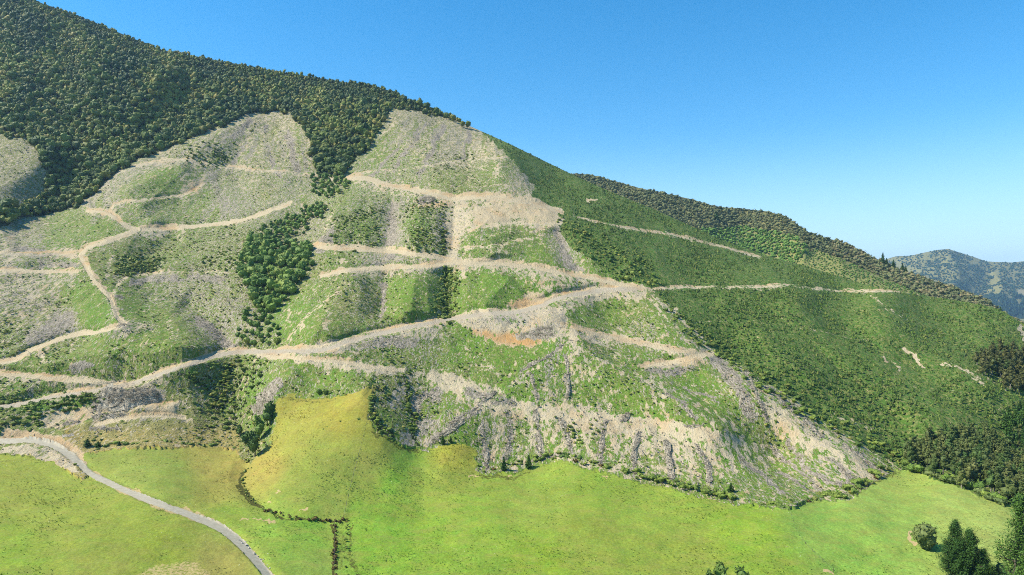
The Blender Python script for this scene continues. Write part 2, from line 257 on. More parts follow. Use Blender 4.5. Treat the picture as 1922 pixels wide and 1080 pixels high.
# felled hill: (x, y, slash, dirt, scrub, bright-green 0..1)
FC = [(500,240,.38,.5,0,.2),(430,280,.38,.42,0,.25),(300,290,.42,.4,0,.25),(540,290,.4,.3,.05,.3),(500,350,.38,.25,0,.35),(310,335,.15,.05,0,.55),(240,350,.3,.15,0,.5),(190,375,.55,.3,0,.4),(380,390,.3,.1,.05,.5),(290,400,.3,.1,0,.5),(450,385,.55,.15,0,.5),(540,350,.5,.2,0,.5),
 (120,435,.25,.08,0,.55),(180,425,.15,.05,0,.55),(40,430,.5,.25,0,.4),(0,300,.4,.25,.05,.25),(50,350,.42,.2,.12,.25),(100,500,.4,.15,.05,.5),(40,550,.42,.38,0,.4),(80,590,.42,.3,.02,.35),(120,610,.5,.1,.15,.3),(165,560,.08,.03,0,.6),(180,600,.08,0,0,.7),(20,645,.3,.05,.3,.4),(140,670,.15,0,.05,.5),(60,690,.1,.05,.1,.5),
 (300,650,.1,.05,.02,.55),(340,680,.08,0,.05,.5),(220,680,.2,.05,.02,.5),(250,590,.1,.05,.02,.6),(300,600,.1,.02,.02,.5),(250,500,.2,.05,.2,.4),(320,480,.25,.02,.15,.45),(400,490,.35,.02,.25,.4),(200,490,.15,0,.1,.4),(340,540,.5,.1,.05,.4),(380,590,.45,.08,.05,.5),(300,560,.35,.15,0,.5),(420,560,.5,.05,.1,.4),(440,610,.5,.05,.15,.4),(450,450,.35,.05,.3,.4),
 (780,260,.4,.45,0,.15),(860,270,.4,.5,0,.15),(900,270,.4,.5,0,.15),(700,300,.4,.12,0,.5),(760,305,.4,.12,.02,.5),(860,295,.5,.3,.2,.3),(930,330,.25,.1,.12,.5),(850,335,.25,.1,.25,.4),(975,350,.45,.45,0,.4),(720,350,.4,.3,.05,.5),(660,380,.35,.08,.05,.5),(640,430,.25,0,.35,.5),(690,430,.2,0,.35,.5),(600,430,.5,.1,.05,.4),(780,430,.15,0,.35,.55),(740,400,.55,.1,0,.5),(738,440,.7,.2,0,.5),
 (850,430,.55,.6,0,.4),(930,395,.25,.8,0,.4),(1010,400,.2,.9,0,.4),(900,450,.15,.12,.12,.6),(960,440,.15,.15,.2,.5),(1000,485,.1,.08,.02,.6),(930,480,.2,.2,.05,.5),(1070,460,.6,.2,0,.5),(1110,500,.25,.1,.02,.6),(640,490,.2,.05,.15,.5),(580,500,.3,.05,.15,.4),(700,490,.55,.3,.02,.5),(760,490,.35,.2,.05,.5),
 (560,600,.15,.1,0,.7),(600,560,.2,.12,.02,.6),(640,570,.25,.05,.15,.35),(620,610,.12,0,.12,.5),(690,560,.3,.05,.1,.4),(760,550,.06,0,.02,.65),(770,580,.06,0,.1,.6),(880,560,.12,.02,.02,.6),(930,530,.04,0,.02,.7),(1020,530,.08,0,.02,.65),(1150,590,.12,.05,.02,.6),(1110,580,.12,.1,.02,.6),(1250,610,.15,.12,0,.6),(1200,620,.35,.1,.02,.5),(1190,570,.1,.2,0,.5),
 (740,660,.25,0,.2,.5),(800,650,.35,0,.1,.5),(690,665,.2,.02,.05,.5),(640,705,.15,0,.06,.6),(560,700,.2,0,.04,.6),(480,740,.15,0,.05,.75),(500,770,.2,0,.05,.65),(420,720,.2,0,.4,.3),(370,740,.35,0,.25,.35),(380,790,.15,0,.3,.3),(440,760,.2,0,.35,.5),(540,720,.25,.02,.05,.5),(740,740,.3,.1,.3,.3),(730,790,.15,.02,.2,.5),(770,790,.25,.05,.3,.4),(820,770,.3,.08,.05,.6),(820,800,.55,.2,0,.5),(860,820,.15,.05,.05,.7),
 (950,680,.05,.02,.02,.6),(880,660,.1,.05,0,.7),(900,700,.15,.1,.05,.5),(1040,690,.1,.1,0,.7),(960,740,.1,.05,.02,.7),(1040,730,.25,.4,0,.6),(1090,700,.2,.45,0,.6),(1130,730,.08,.08,.02,.65),(1180,700,.1,.1,.02,.6),(1250,700,.25,.05,.05,.6),(1150,630,.3,.1,0,.5),(1300,740,.08,.02,.02,.7),(1250,770,.15,.2,.02,.6),(1330,765,.1,.15,.05,.6),(1100,755,.1,.2,.02,.6),
 (930,810,.35,.35,0,.5),(1000,820,.2,.35,0,.6),(1080,830,.2,.4,0,.6),(1150,840,.2,.45,0,.6),(1230,850,.25,.4,0,.5),(1300,860,.25,.3,0,.6),(1380,900,.25,.15,.02,.6),(1380,850,.12,.1,.02,.7),(1450,810,.25,.1,.25,.4),(1400,760,.1,.05,.05,.6),(1380,720,.35,.2,0,.5),(1450,740,.25,.55,0,.6),(1520,810,.25,.6,0,.6),(1600,870,.3,.5,0,.6),(1540,890,.3,.35,.02,.65),(1650,880,.3,.4,.02,.5),(1480,880,.3,.15,.05,.6),(1440,900,.3,.1,.05,.6),
 (200,820,.08,.1,.15,.1),(300,820,.08,.08,.15,.05),(400,820,.08,.02,.3,.1),(250,800,.2,.15,.1,.2),(100,790,.1,.3,.2,.3),(150,770,.15,.6,.05,.5),(40,790,.1,.1,.3,.3),(60,770,.1,.1,.3,.8),(350,780,.1,.3,.2,.2)]
fc = field([(p[0], p[1]) for p in FC], [p[2:] for p in FC], 22, 2)
S, T, B, G = [np.ascontiguousarray(fc[..., k]) for k in range(4)]
O = np.zeros((NY, NX), np.float32)                       # orange clay share
V = np.zeros((NY, NX), np.float32)                       # gravel share
RD = np.zeros((NY, NX), np.uint8)                        # 1 dirt track, 2 gravel road
WD_x = (CX-GX)*0
nz1 = fbm((GX+2.0*GY)/60, GY/36, 3, 3); nz2 = vn(GX/9, GY/7, 5)
def put(m, sl, v, k): m[sl] = m[sl]*(1-k)+v*k
WR = [([(905,790),(912,850),(915,880)],2.2,'sparse grey slash row beside the brown grass corner, leftmost on the lower face'),
 ([(949,772),(955,815),(952,862)],2.0,'long narrow slash row above the taller dark hedge pine'),
 ([(1004,770),(1012,815),(1018,855)],2.0,'straight slash row ending at the left half of the horizontal slash row'),
 ([(1052,785),(1064,820),(1072,852)],2.2,'slash row ending in a wide heap beside the dark green bush patch'),
 ([(1137,790),(1130,830),(1127,875)],2.2,'slash row leaning left down the pale bench, just right of the dark green bush patch'),
 ([(1198,812),(1190,850),(1190,888)],2.2,'slash row with a short side heap at its foot above the hedge'),
 ([(1250,826),(1256,865),(1262,900)],2.4,'slash row widening to a tangled foot, under the middle of the lower bench'),
 ([(1308,838),(1328,872),(1332,905)],2.2,'bent slash row with a thick lower end, right of the tangled one'),
 ([(1386,858),(1430,895),(1450,915),(1465,930)],2.2,'diagonal slash row running down to the bend of the hedge'),
 ([(1462,890),(1490,905),(1512,922)],1.8,'short diagonal slash row, lowest of those right of the hedge bend'),
 ([(1455,848),(1490,880),(1540,918)],2.0,'thin diagonal slash row running beside the brown gully'),
 ([(1480,828),(1500,860),(1530,895),(1580,912)],2.4,'curving slash row that hooks right at its foot'),
 ([(1555,862),(1585,885),(1605,902),(1595,912)],2.8,'broad slash heap at the hook of the curving row'),
 ([(1585,835),(1620,860),(1655,885)],1.8,'faint slash row nearest the right corner of the felled face'),
 ([(1470,760),(1510,785),(1540,820)],2.0,'slash row on the pale upper edge beside the plantation'),
 ([(1440,725),(1475,762)],1.8,'short slash row high on the pale edge beside the plantation'),
 ([(1250,738),(1280,760),(1305,786)],1.4,'straight pale slash row crossing the green face below the track fork'),
 ([(1350,755),(1320,742),(1280,732)],1.2,'thin slash line above the straight pale row on the green face'),
 ([(1000,862),(1040,858),(1070,852)],1.2,'horizontal slash row lying across the foot of two downhill rows'),
 ([(1060,645),(1030,668),(990,690),(978,698)],1.3,'dark slash line running down the left spur below the landing'),
 ([(930,735),(860,790),(808,830)],1.8,'thick slash line at the bottom end of the left spur'),
 ([(900,770),(850,805),(805,838)],1.5,'slash line just below the thick one on the left spur'),
 ([(1063,670),(1066,700),(1066,745)],1.4,'vertical slash row on the central green face under the spur tip'),
 ([(995,700),(1002,725),(1008,748)],1.4,'small crooked slash row left of the vertical one on the central face'),
 ([(1180,775),(1170,790)],2.0,'small dark slash heap at the right end of the green central face'),
 ([(1320,800),(1285,800)],1.0,'tiny slash strip on the green face above the lower bench'),
 ([(1400,690),(1420,740),(1440,790)],1.8,'long slash row hugging the pale edge right of the green gully head')]
PL = [([(180,752),(220,752),(262,748),(298,744)],6.5,4.0,'big heap of weathered logs spilling below the lower landing','log_heap'),
 ([(205,748),(245,741),(285,737)],5,3.5,'upper layer of the big log heap below the lower landing','log_heap'),
 ([(975,633),(1010,630),(1038,630)],3.2,2.0,'grey log heap on the orange clay under the main landing','log_heap'),
 ([(1006,622),(1036,618)],3,2,'upper grey log heap under the main landing','log_heap'),
 ([(790,376),(815,374)],4,2,'grey log heap on the upper landing beside orange clay','log_heap'),
 ([(212,560),(232,560)],3,1.8,'pale log heap at the fork of the left ridge road','log_heap'),
 ([(222,612),(240,611)],2.5,1.6,'pale log heap at the end of the left ridge road','log_heap'),
 ([(120,797),(150,792)],2.2,1.5,'slash heap in the rough grass left of the small benches','log_heap'),
 ([(175,783),(232,780)],2.2,1.5,'slash heap between the two small benches','log_heap'),
 ([(170,806),(220,807)],1.8,1.2,'slash heap under the lower small bench','log_heap'),
 ([(116,822),(136,816)],2,1.3,'small pale slash heap above the gravel road bend','log_heap')]

def patch(poly, S_=None, T_=None, B_=None, G_=None, O_=None, V_=None, soft=4, f=1.0):
    sl, m = inside(poly, True, 24); k = blur(m.astype(np.float32), soft)*f if soft else m.astype(np.float32)*f
    for a, v in ((S, S_), (T, T_), (B, B_), (G, G_), (O, O_), (V, V_)):
        if v is not None: put(a, sl, v, k)
def streak(pts, w, S_=None, T_=None, B_=None, G_=None, O_=None, V_=None, soft=1.6, f=1.0):
    sl, d, sg, al = pdist(smooth_line(pts, 14), w*2+14, True); k = np.clip((w-d)/(w*.5)*soft, 0, 1)*f
    for a, v in ((S, S_), (T, T_), (B, B_), (G, G_), (O, O_), (V, V_)):
        if v is not None: put(a, sl, v, k)
# tan benches, cut faces and landings
patch([(640,345),(700,338),(770,352),(850,370),(920,362),(985,372),(1060,398),(1058,432),(1000,424),(940,428),(880,440),(850,395),(800,380),(740,366)],T_=.8,S_=.2,B_=0,f=.55)
patch([(930,375),(1030,388),(1058,404),(1040,420),(980,412),(900,430),(880,400)],T_=1,S_=.08,O_=.15)
patch([(768,385),(800,375),(850,380),(840,388),(800,385),(765,392)],O_=.7,T_=1,S_=0)
patch([(785,372),(812,366),(822,378),(790,380)],S_=1,T_=.2)
patch([(840,375),(862,372),(870,400),(858,480),(880,500),(820,498),(835,470),(838,420)],T_=.9,S_=.35,B_=0,f=1)
patch([(730,380),(745,385),(742,450),(760,490),(700,500),(712,470),(728,430)],S_=.7,T_=.45,B_=0,f=.8)
patch([(860,488),(960,490),(1060,508),(1210,535),(1212,560),(1150,556),(1100,575),(1060,560),(960,520),(860,510),(760,512),(640,520),(600,524),(660,505),(760,498)],T_=.85,S_=.25,B_=0,f=.62)
patch([(1120,532),(1160,530),(1210,545),(1140,542)],O_=.75,T_=1,S_=0)
patch([(945,575),(985,552),(1015,552),(1030,566),(1005,575),(965,580)],O_=.35,T_=1,S_=0,B_=0)
patch([(840,600),(900,590),(990,580),(1055,572),(1072,600),(1070,630),(1030,640),(960,625),(890,620)],T_=1,S_=.35,B_=0,O_=.05)
patch([(888,618),(940,625),(1000,630),(1040,632),(1000,650),(950,648),(900,632)],T_=1,S_=0,O_=.85,B_=0)
patch([(1018,612),(1040,608),(1045,634),(990,636),(975,630)],S_=.95,T_=.3)
patch([(905,590),(1000,586),(990,610),(930,606)],V_=.5,T_=.7)
patch([(640,640),(720,625),(840,604),(830,640),(760,640),(700,655),(640,668),(560,668),(480,668)],T_=.75,S_=.3,B_=0,f=.8)
patch([(520,662),(600,668),(690,680),(760,695),(770,706),(690,702),(600,690),(500,675)],T_=.9,S_=.2,B_=0)
patch([(795,690),(850,702),(920,728),(985,755),(1100,762),(1250,790),(1400,820),(1400,836),(1300,830),(1200,820),(1080,800),(960,785),(900,770),(850,740),(790,725),(780,705)],T_=1,S_=.12,B_=0,f=.9)
patch([(1180,800),(1300,810),(1400,830),(1360,840),(1250,850),(1180,840)],T_=.7,f=.5)
patch([(1075,615),(1160,625),(1260,650),(1340,660),(1350,676),(1290,690),(1205,695),(1240,680),(1290,668),(1200,650),(1110,642)],T_=1,S_=.15,B_=0,f=.85)
patch([(1055,590),(1080,620),(1110,690),(1090,670),(1065,640)],T_=.9,S_=.3)
patch([(1060,545),(1212,545),(1225,555),(1120,565),(1050,590)],T_=.95,S_=.1,f=.8)
patch([(1340,668),(1400,700),(1450,740),(1560,820),(1660,875),(1600,880),(1500,800),(1430,740),(1370,700)],T_=.42,S_=.3,G_=.7,f=.8)
patch([(0,700),(100,708),(240,720),(300,706),(330,700),(300,725),(240,740),(150,740),(0,760)],T_=.7,S_=.2,f=.6)
patch([(0,722),(90,725),(170,730),(90,742),(20,756),(0,750)],T_=.1,S_=.15,B_=.1,G_=.5,f=.9)
patch([(60,782),(150,748),(200,742),(330,765),(340,772),(250,790),(150,790),(90,800)],T_=.9,S_=.15,O_=.15,f=.85)
patch([(160,740),(195,735),(185,755),(100,765),(0,770),(0,755),(90,758)],T_=.05,S_=.02,B_=.5,G_=.8,f=.9)
patch([(0,805),(60,808),(110,822),(160,850),(172,880),(140,850),(90,832),(0,826)],T_=1,O_=.5,S_=.05,B_=0,soft=2)
patch([(150,855),(175,878),(260,920),(340,952),(400,985),(400,972),(330,935),(250,908),(190,880),(165,850)],T_=1,O_=.35,S_=0,B_=0,soft=2)
patch([(40,840),(90,842),(130,862),(150,890),(120,885),(80,862),(30,856),(0,850),(0,840)],T_=.9,S_=.2,B_=.05,soft=2)
patch([(185,330),(280,300),(345,296),(350,304),(260,330),(200,372),(165,392),(160,380)],T_=.45,S_=.6,f=.8)
patch([(360,305),(400,318),(440,400),(420,400),(395,350)],S_=.75,T_=.3,f=.7)
patch([(0,515),(140,515),(150,530),(110,560),(0,570)],T_=.6,S_=.4,f=.6)
patch([(95,470),(150,468),(150,482),(90,484)],T_=1,O_=.2);patch([(0,430),(40,440),(30,500),(0,500)],T_=.7,S_=.35,f=.8)
patch([(230,610),(290,605),(300,618),(220,632),(150,632)],T_=.6,S_=.6,f=.8)
patch([(345,345),(385,335),(388,350),(362,366),(345,364)],T_=.9,O_=.3,f=.8)
patch([(260,428),(330,425),(300,445),(265,446)],T_=.9,S_=.3,f=.9)
# scattered stripes of slash and bare streaks down the faces
ST = [([(735,385),(730,480)],8,.95,.2),([(722,530),(715,590)],4,.9,.1),([(1045,435),(1072,500),(1090,520)],8,.95,.1),([(500,240),(510,300),(530,330)],4,.95,.1),([(460,250),(430,330)],4,.9,.1),([(540,250),(560,320)],5,.9,.1),
 ([(490,750),(520,720)],12,1,0),([(480,765),(500,745)],12,1,0),([(370,600),(420,640),(440,655)],9,.95,0),([(620,440),(600,465)],10,.9,0),([(130,600),(60,640)],16,.8,.05),([(160,690),(140,695)],12,.9,0),([(780,760),(820,740)],14,.8,.1),([(880,740),(960,755)],8,.8,.2),
 ([(1340,675),(1380,720),(1410,780)],12,.85,.1),([(1215,690),(1260,700),(1300,690)],6,.8,.2),([(690,640),(780,645)],10,.8,.1),([(770,830),(800,800)],14,.7,.2),([(470,230),(400,290)],5,.9,.2),([(640,640),(560,668)],4,.6,.6),([(750,730),(740,760)],12,.6,0),
 ([(780,240),(700,330)],4,.9,.1),([(830,240),(790,330)],4,.9,.1),([(880,250),(870,300)],4,.9,.1),([(800,230),(740,320)],3,.9,.1),([(100,480),(30,470)],8,.8,.1),([(80,495),(140,498)],6,.8,.1),([(250,530),(330,520),(420,525)],7,.75,.05)]
for pts, w, s, t in ST: streak(pts, w*1.15, S_=min(1, s*1.1), T_=t, B_=0, f=1)
for pts, w in [([(660,530),(590,580),(545,640)],6),([(870,650),(910,690),(950,705),(980,712)],4),([(1060,650),(1010,690),(920,750),(860,790)],5),([(1090,650),(1180,700),(1290,750),(1390,810)],4),([(1130,640),(1200,700)],3),([(860,790),(800,840)],4),([(1225,565),(1290,640),(1330,662)],3),([(600,690),(640,710)],3)]:
    streak(pts, w*.8, T_=.8, S_=.2, f=.6)
for i in range(90):                                       # bare pulls left by hauled logs, straight down the lower face
    x = RNG.uniform(915, 1640); y0 = np.interp(x, [915,1400,1640], [785,832,860]) if RNG.random() < .7 else RNG.uniform(700, 800)
    if x > 1430: y0 = np.interp(x, [1430,1640], [745,862])+RNG.uniform(0, 20)
    L = RNG.uniform(20, 80); dx = np.interp(x, [915,1150,1400,1640], [-.12,.02,.5,.75])*L
    streak([(x, y0), (x+dx*.5+RNG.uniform(-3, 3), y0+L*.5), (x+dx, y0+L)], RNG.uniform(1.5, 4.5), T_=.95, S_=.15, B_=0, f=RNG.uniform(.5, 1))
for i in range(110):                                       # lines left by hauling, fanning down the two bare upper lobes
    if i % 2: x, y = RNG.uniform(380, 580), RNG.uniform(225, 290); sl_ = np.interp(x, [380,500,580], [-1.3,-.3,.5])
    else: x, y = RNG.uniform(730, 930), RNG.uniform(222, 280); sl_ = np.interp(x, [730,830,930], [-.9,-.35,.1])
    L = RNG.uniform(20, 75); v = RNG.random()
    streak([(x, y), (x+sl_*L*.5, y+L*.5), (x+sl_*L, y+L*.95)], RNG.uniform(1.2, 3.2), T_=(.75 if v < .3 else .1), S_=(.85 if v > .7 else .05), G_=.5, f=.6)
for i in range(150):                                      # pale patches on the upper faces
    x = RNG.uniform(0, 1300); y = RNG.uniform(230, 760); w = RNG.uniform(3, 9); L = RNG.uniform(8, 34)
    v = RNG.random()
    streak([(x, y), (x+RNG.uniform(-.6, .2)*L, y+L)], w, T_=(.8 if v < .35 else .05), S_=(.2 if v < .35 else .75 if v < .7 else .02), f=.55)
for pts, w, lb in WR: streak(pts, w*2.2, S_=.95, T_=0, B_=0, f=.95)
for pts, w, h, lb, nm in PL: streak(pts, w*1.8, S_=.9, T_=.3, B_=0, f=.8)
# dark scrub lines
for pts, w in [([(842,512),(838,560),(842,600)],9),([(835,440),(832,480)],8),([(250,500),(290,505)],9),([(480,235),(470,250)],1),([(405,285),(420,300)],9),([(735,820),(700,790),(697,740)],8),([(430,690),(410,770)],9),([(340,700),(400,740)],6),([(755,700),(770,760),(785,840)],5)]:
    streak(pts, w, B_=.9, S_=.1, T_=0, f=.8)
# planted and bush ground
sl, m = inside([(1050,415),(1090,420),(1200,470),(1240,535),(1150,520),(1085,470)], True); 
pg = Z == 3
S[pg] = 0; T[pg] = .02; B[pg] = .12; G[pg] = .6
for pts, w, t in [([(1100,372),(1120,376)],2,1),([(1470,478),(1480,484)],3,1),([(1700,655),(1735,690)],3.5,.8),([(1660,672),(1690,695)],3.5,.6),([(1770,680),(1850,720)],4,.6),([(1830,700),(1922,725)],8,.35),([(1230,560),(1310,625),(1330,655)],3,.8),([(1340,660),(1500,765),(1620,845),(1690,880)],10,.35),([(1860,830),(1880,760)],8,.3),([(1630,560),(1700,600)],3,.4),([(1918,615),(1922,640)],6,1),([(1560,780),(1640,800)],5,.4)]:
    streak(pts, w, T_=t, B_=0, G_=.6)
bg_ = Z == 2; S[bg_] = .1; T[bg_] = .05; B[bg_] = .8; G[bg_] = .2
# the roads themselves, and their cut faces
for ri, (pts, hw, cut, kind) in enumerate(ROADS):
    pts = smooth_line(pts, 10)
    sl, d, sg, al = pdist(pts, hw*4, False)
    hq = hw*(np.interp(al, [0,.45,.7,1], [.5,.62,.75,1.15]) if ri == 0 else (.52 if kind == 1 else .56)); s = d*sg/hq*(1+.5*(nz1[sl]-.5)+.5*(nz2[sl]-.5)*(.3 if ri == 0 else 1))
    end = np.clip(np.minimum(al, 1-al)*30+.2, 0, 1)
    k = np.clip((1.0-np.abs(s))*3+.3, 0, 1)*end
    if kind == 2:
        put(T, sl, .5, k*.7); continue
    zz = Z[sl]; fell = (zz != 0) | (ri == 0)
    cutm = np.clip((s-.8)*4, 0, 1)*np.clip((2.3+1.1*(nz1[sl]-.5)*4-s)*2, 0, 1)*end*fell   # fresh face above
    fil = np.clip((-s-.8)*4, 0, 1)*np.clip((2.4+1.6*(nz1[sl]-.5)*4+s)*1.2, 0, 1)*end*fell # spoil below
    w_ = (.85 if Z[sl].max() and ri not in (18,19) else .6)
    put(T, sl, 1, cutm*w_); put(O, sl, .5, cutm*.8*np.clip(nz1[sl]*3-1, 0, 1)); put(S, sl, 0, cutm*.9); put(B, sl, 0, cutm*.9)
    put(T, sl, .7, fil*.4); put(S, sl, .45, fil*.45); put(B, sl, 0, fil*.7)
    if hw < 5 and kind == 0:
        k = k*np.clip(nz1[sl]*2.2-.2, .2, 1)*.8; put(T, sl, .95, k); put(S, sl, .2, k*.6); put(B, sl, 0, k); continue
    r = (np.abs(s) < 1.0) & (end > .5)
    RD[sl][r] = 2 if kind == 1 and ri == 0 else 1
    if kind == 1: put(V, sl, 1 if ri == 0 else .5, k)
    put(T, sl, 1, k); put(O, sl, .06, k); put(S, sl, .05, k); put(B, sl, 0, k)
Z0road = (Z == 0) & (RD == 1); RD[Z0road] = 0
# pasture details
PD = np.zeros((NY, NX), np.float32)                      # bare earth in the pasture
PB = np.zeros((NY, NX), np.float32)                      # rank brown or dark tussock
def pline(m, pts, w, v, warp=True, f=1.0):
    sl, d, sg, al = pdist(smooth_line(pts, 12), w*2+14, warp); k = np.clip((w-d)/(w*.5), 0, 1)*f; put(m, sl, v, k)
def ppoly(m, poly, v, soft=1):
    sl, k = inside(poly, True); k = blur(k.astype(np.float32), soft); put(m, sl, v, k)
for pts, w in [([(882,891),(903,893)],2.5),([(952,893),(960,890)],2.2),([(1357,936),(1395,942)],4),([(1412,947),(1452,956)],3),([(1700,1005),(1722,1020)],4),([(1548,1068),(1566,1072)],3),([(1130,894),(1140,897)],2),([(500,974),(512,975)],2.5),([(518,921),(521,925)],2.5),([(560,957),(575,954)],2),([(450,972),(505,974)],1),([(502,940),(510,941)],2)]: pline(PD, pts, w, 1)
ppoly(PD, [(240,1090),(270,1066),(310,1052),(350,1046),(375,1052),(400,1072),(405,1095)], .52, 5)
pline(PD, ROADS[0][0], 12, .62)
for pts, w, v in [([(465,880),(450,905),(470,935),(492,950)],7,.8),([(492,950),(520,965),(600,975),(650,978)],4,.7),([(785,855),(790,900),(785,940),(765,985),(735,1010),(745,1040)],3,.5),([(626,985),(628,1040),(627,1080)],5,.9),([(660,985),(655,1040),(670,1080)],6,.6),([(410,868),(440,900)],5,.3),
  ([(1590,936),(1650,905),(1690,884)],4,.6),([(1482,958),(1540,942)],3,.5),([(895,892),(960,897),(1000,885)],5,.6),([(1000,882),(1040,872),(1130,890),(1250,916),(1440,958)],4,.4),([(700,815),(740,835),(785,850)],6,.6),([(700,728),(688,790),(660,900),(642,975)],1.3,.6),
  ([(520,900),(560,905)],6,.5),([(600,905),(620,905)],6,.5),([(600,797),(640,790)],5,.5),([(1484,960),(1500,1010),(1570,1080)],1.2,.35),([(1600,952),(1680,990),(1740,1030)],1.2,.3),([(640,1000),(640,1070)],9,.55),([(530,748),(600,757)],3,.6),([(0,868),(20,870)],10,.5)]: pline(PB, pts, w, v)
for i in range(90):
    x = RNG.uniform(0, 1850); y = RNG.uniform(850, 1075); L = RNG.uniform(20, 110); pline(PB, [(x, y), (x+L*.5, y+RNG.uniform(-4, 6)), (x+L, y+RNG.uniform(-8, 12))], RNG.uniform(.9, 2.0), .42, True, .7)
for i in range(46):
    x = RNG.uniform(490, 640); y = RNG.uniform(885, 950); pline(PB, [(x, y), (x+RNG.uniform(10, 34), y+RNG.uniform(-3, 3))], 1.1, .45, True, .8)

# ------------------------------------------------------------------ materials
def mat_new(name):
    m = bpy.data.materials.new(name); m.use_nodes = True; nt = m.node_tree; nt.nodes.clear()
    out = nt.nodes.new('ShaderNodeOutputMaterial'); p = nt.nodes.new('ShaderNodeBsdfPrincipled')
    p.inputs['Roughness'].default_value = .9; p.inputs['Specular IOR Level'].default_value = .15
    nt.links.new(p.outputs[0], out.inputs[0]); return m, nt, p
class N:
    def __init__(s, nt): s.nt = nt
    def new(s, t): return s.nt.nodes.new(t)
    def put(s, sock, v):
        if isinstance(v, bpy.types.NodeSocket): s.nt.links.new(v, sock)
        else: sock.default_value = v
    def math(s, op, a, b=None, c=None, clamp=False):
        n = s.new('ShaderNodeMath'); n.operation = op; n.use_clamp = clamp; s.put(n.inputs[0], a)
        if b is not None: s.put(n.inputs[1], b)
        if c is not None: s.put(n.inputs[2], c)
        return n.outputs[0]
    def mix(s, f, a, b, mode='MIX'):
        n = s.new('ShaderNodeMix'); n.data_type = 'RGBA'; n.blend_type = mode
        s.put(n.inputs[0], f)
        for i, v in ((6, a), (7, b)):
            s.put(n.inputs[i], v if isinstance(v, bpy.types.NodeSocket) else (*[float(q) for q in v[:3]], 1))
        return n.outputs[2]
    def coords(s):
        return s.new('ShaderNodeTexCoord').outputs['Object']
    def scaled(s, vec, sc, rot=(0, 0, 0)):
        n = s.new('ShaderNodeMapping'); s.put(n.inputs['Vector'], vec); n.inputs['Scale'].default_value = sc; n.inputs['Rotation'].default_value = rot; return n.outputs[0]
    def noise(s, vec, scale, detail=3, rough=.55, dist=0):
        n = s.new('ShaderNodeTexNoise'); s.put(n.inputs['Vector'], vec); n.inputs['Scale'].default_value = scale
        n.inputs['Detail'].default_value = detail; n.inputs['Roughness'].default_value = rough; n.inputs['Distortion'].default_value = dist; return n.outputs['Fac']
    def attr(s, name):
        n = s.new('ShaderNodeAttribute'); n.attribute_name = name; return n
    def step(s, v, lo, hi):
        n = s.new('ShaderNodeMapRange'); s.put(n.inputs[0], v); s.put(n.inputs[1], lo); s.put(n.inputs[2], hi); return n.outputs[0]
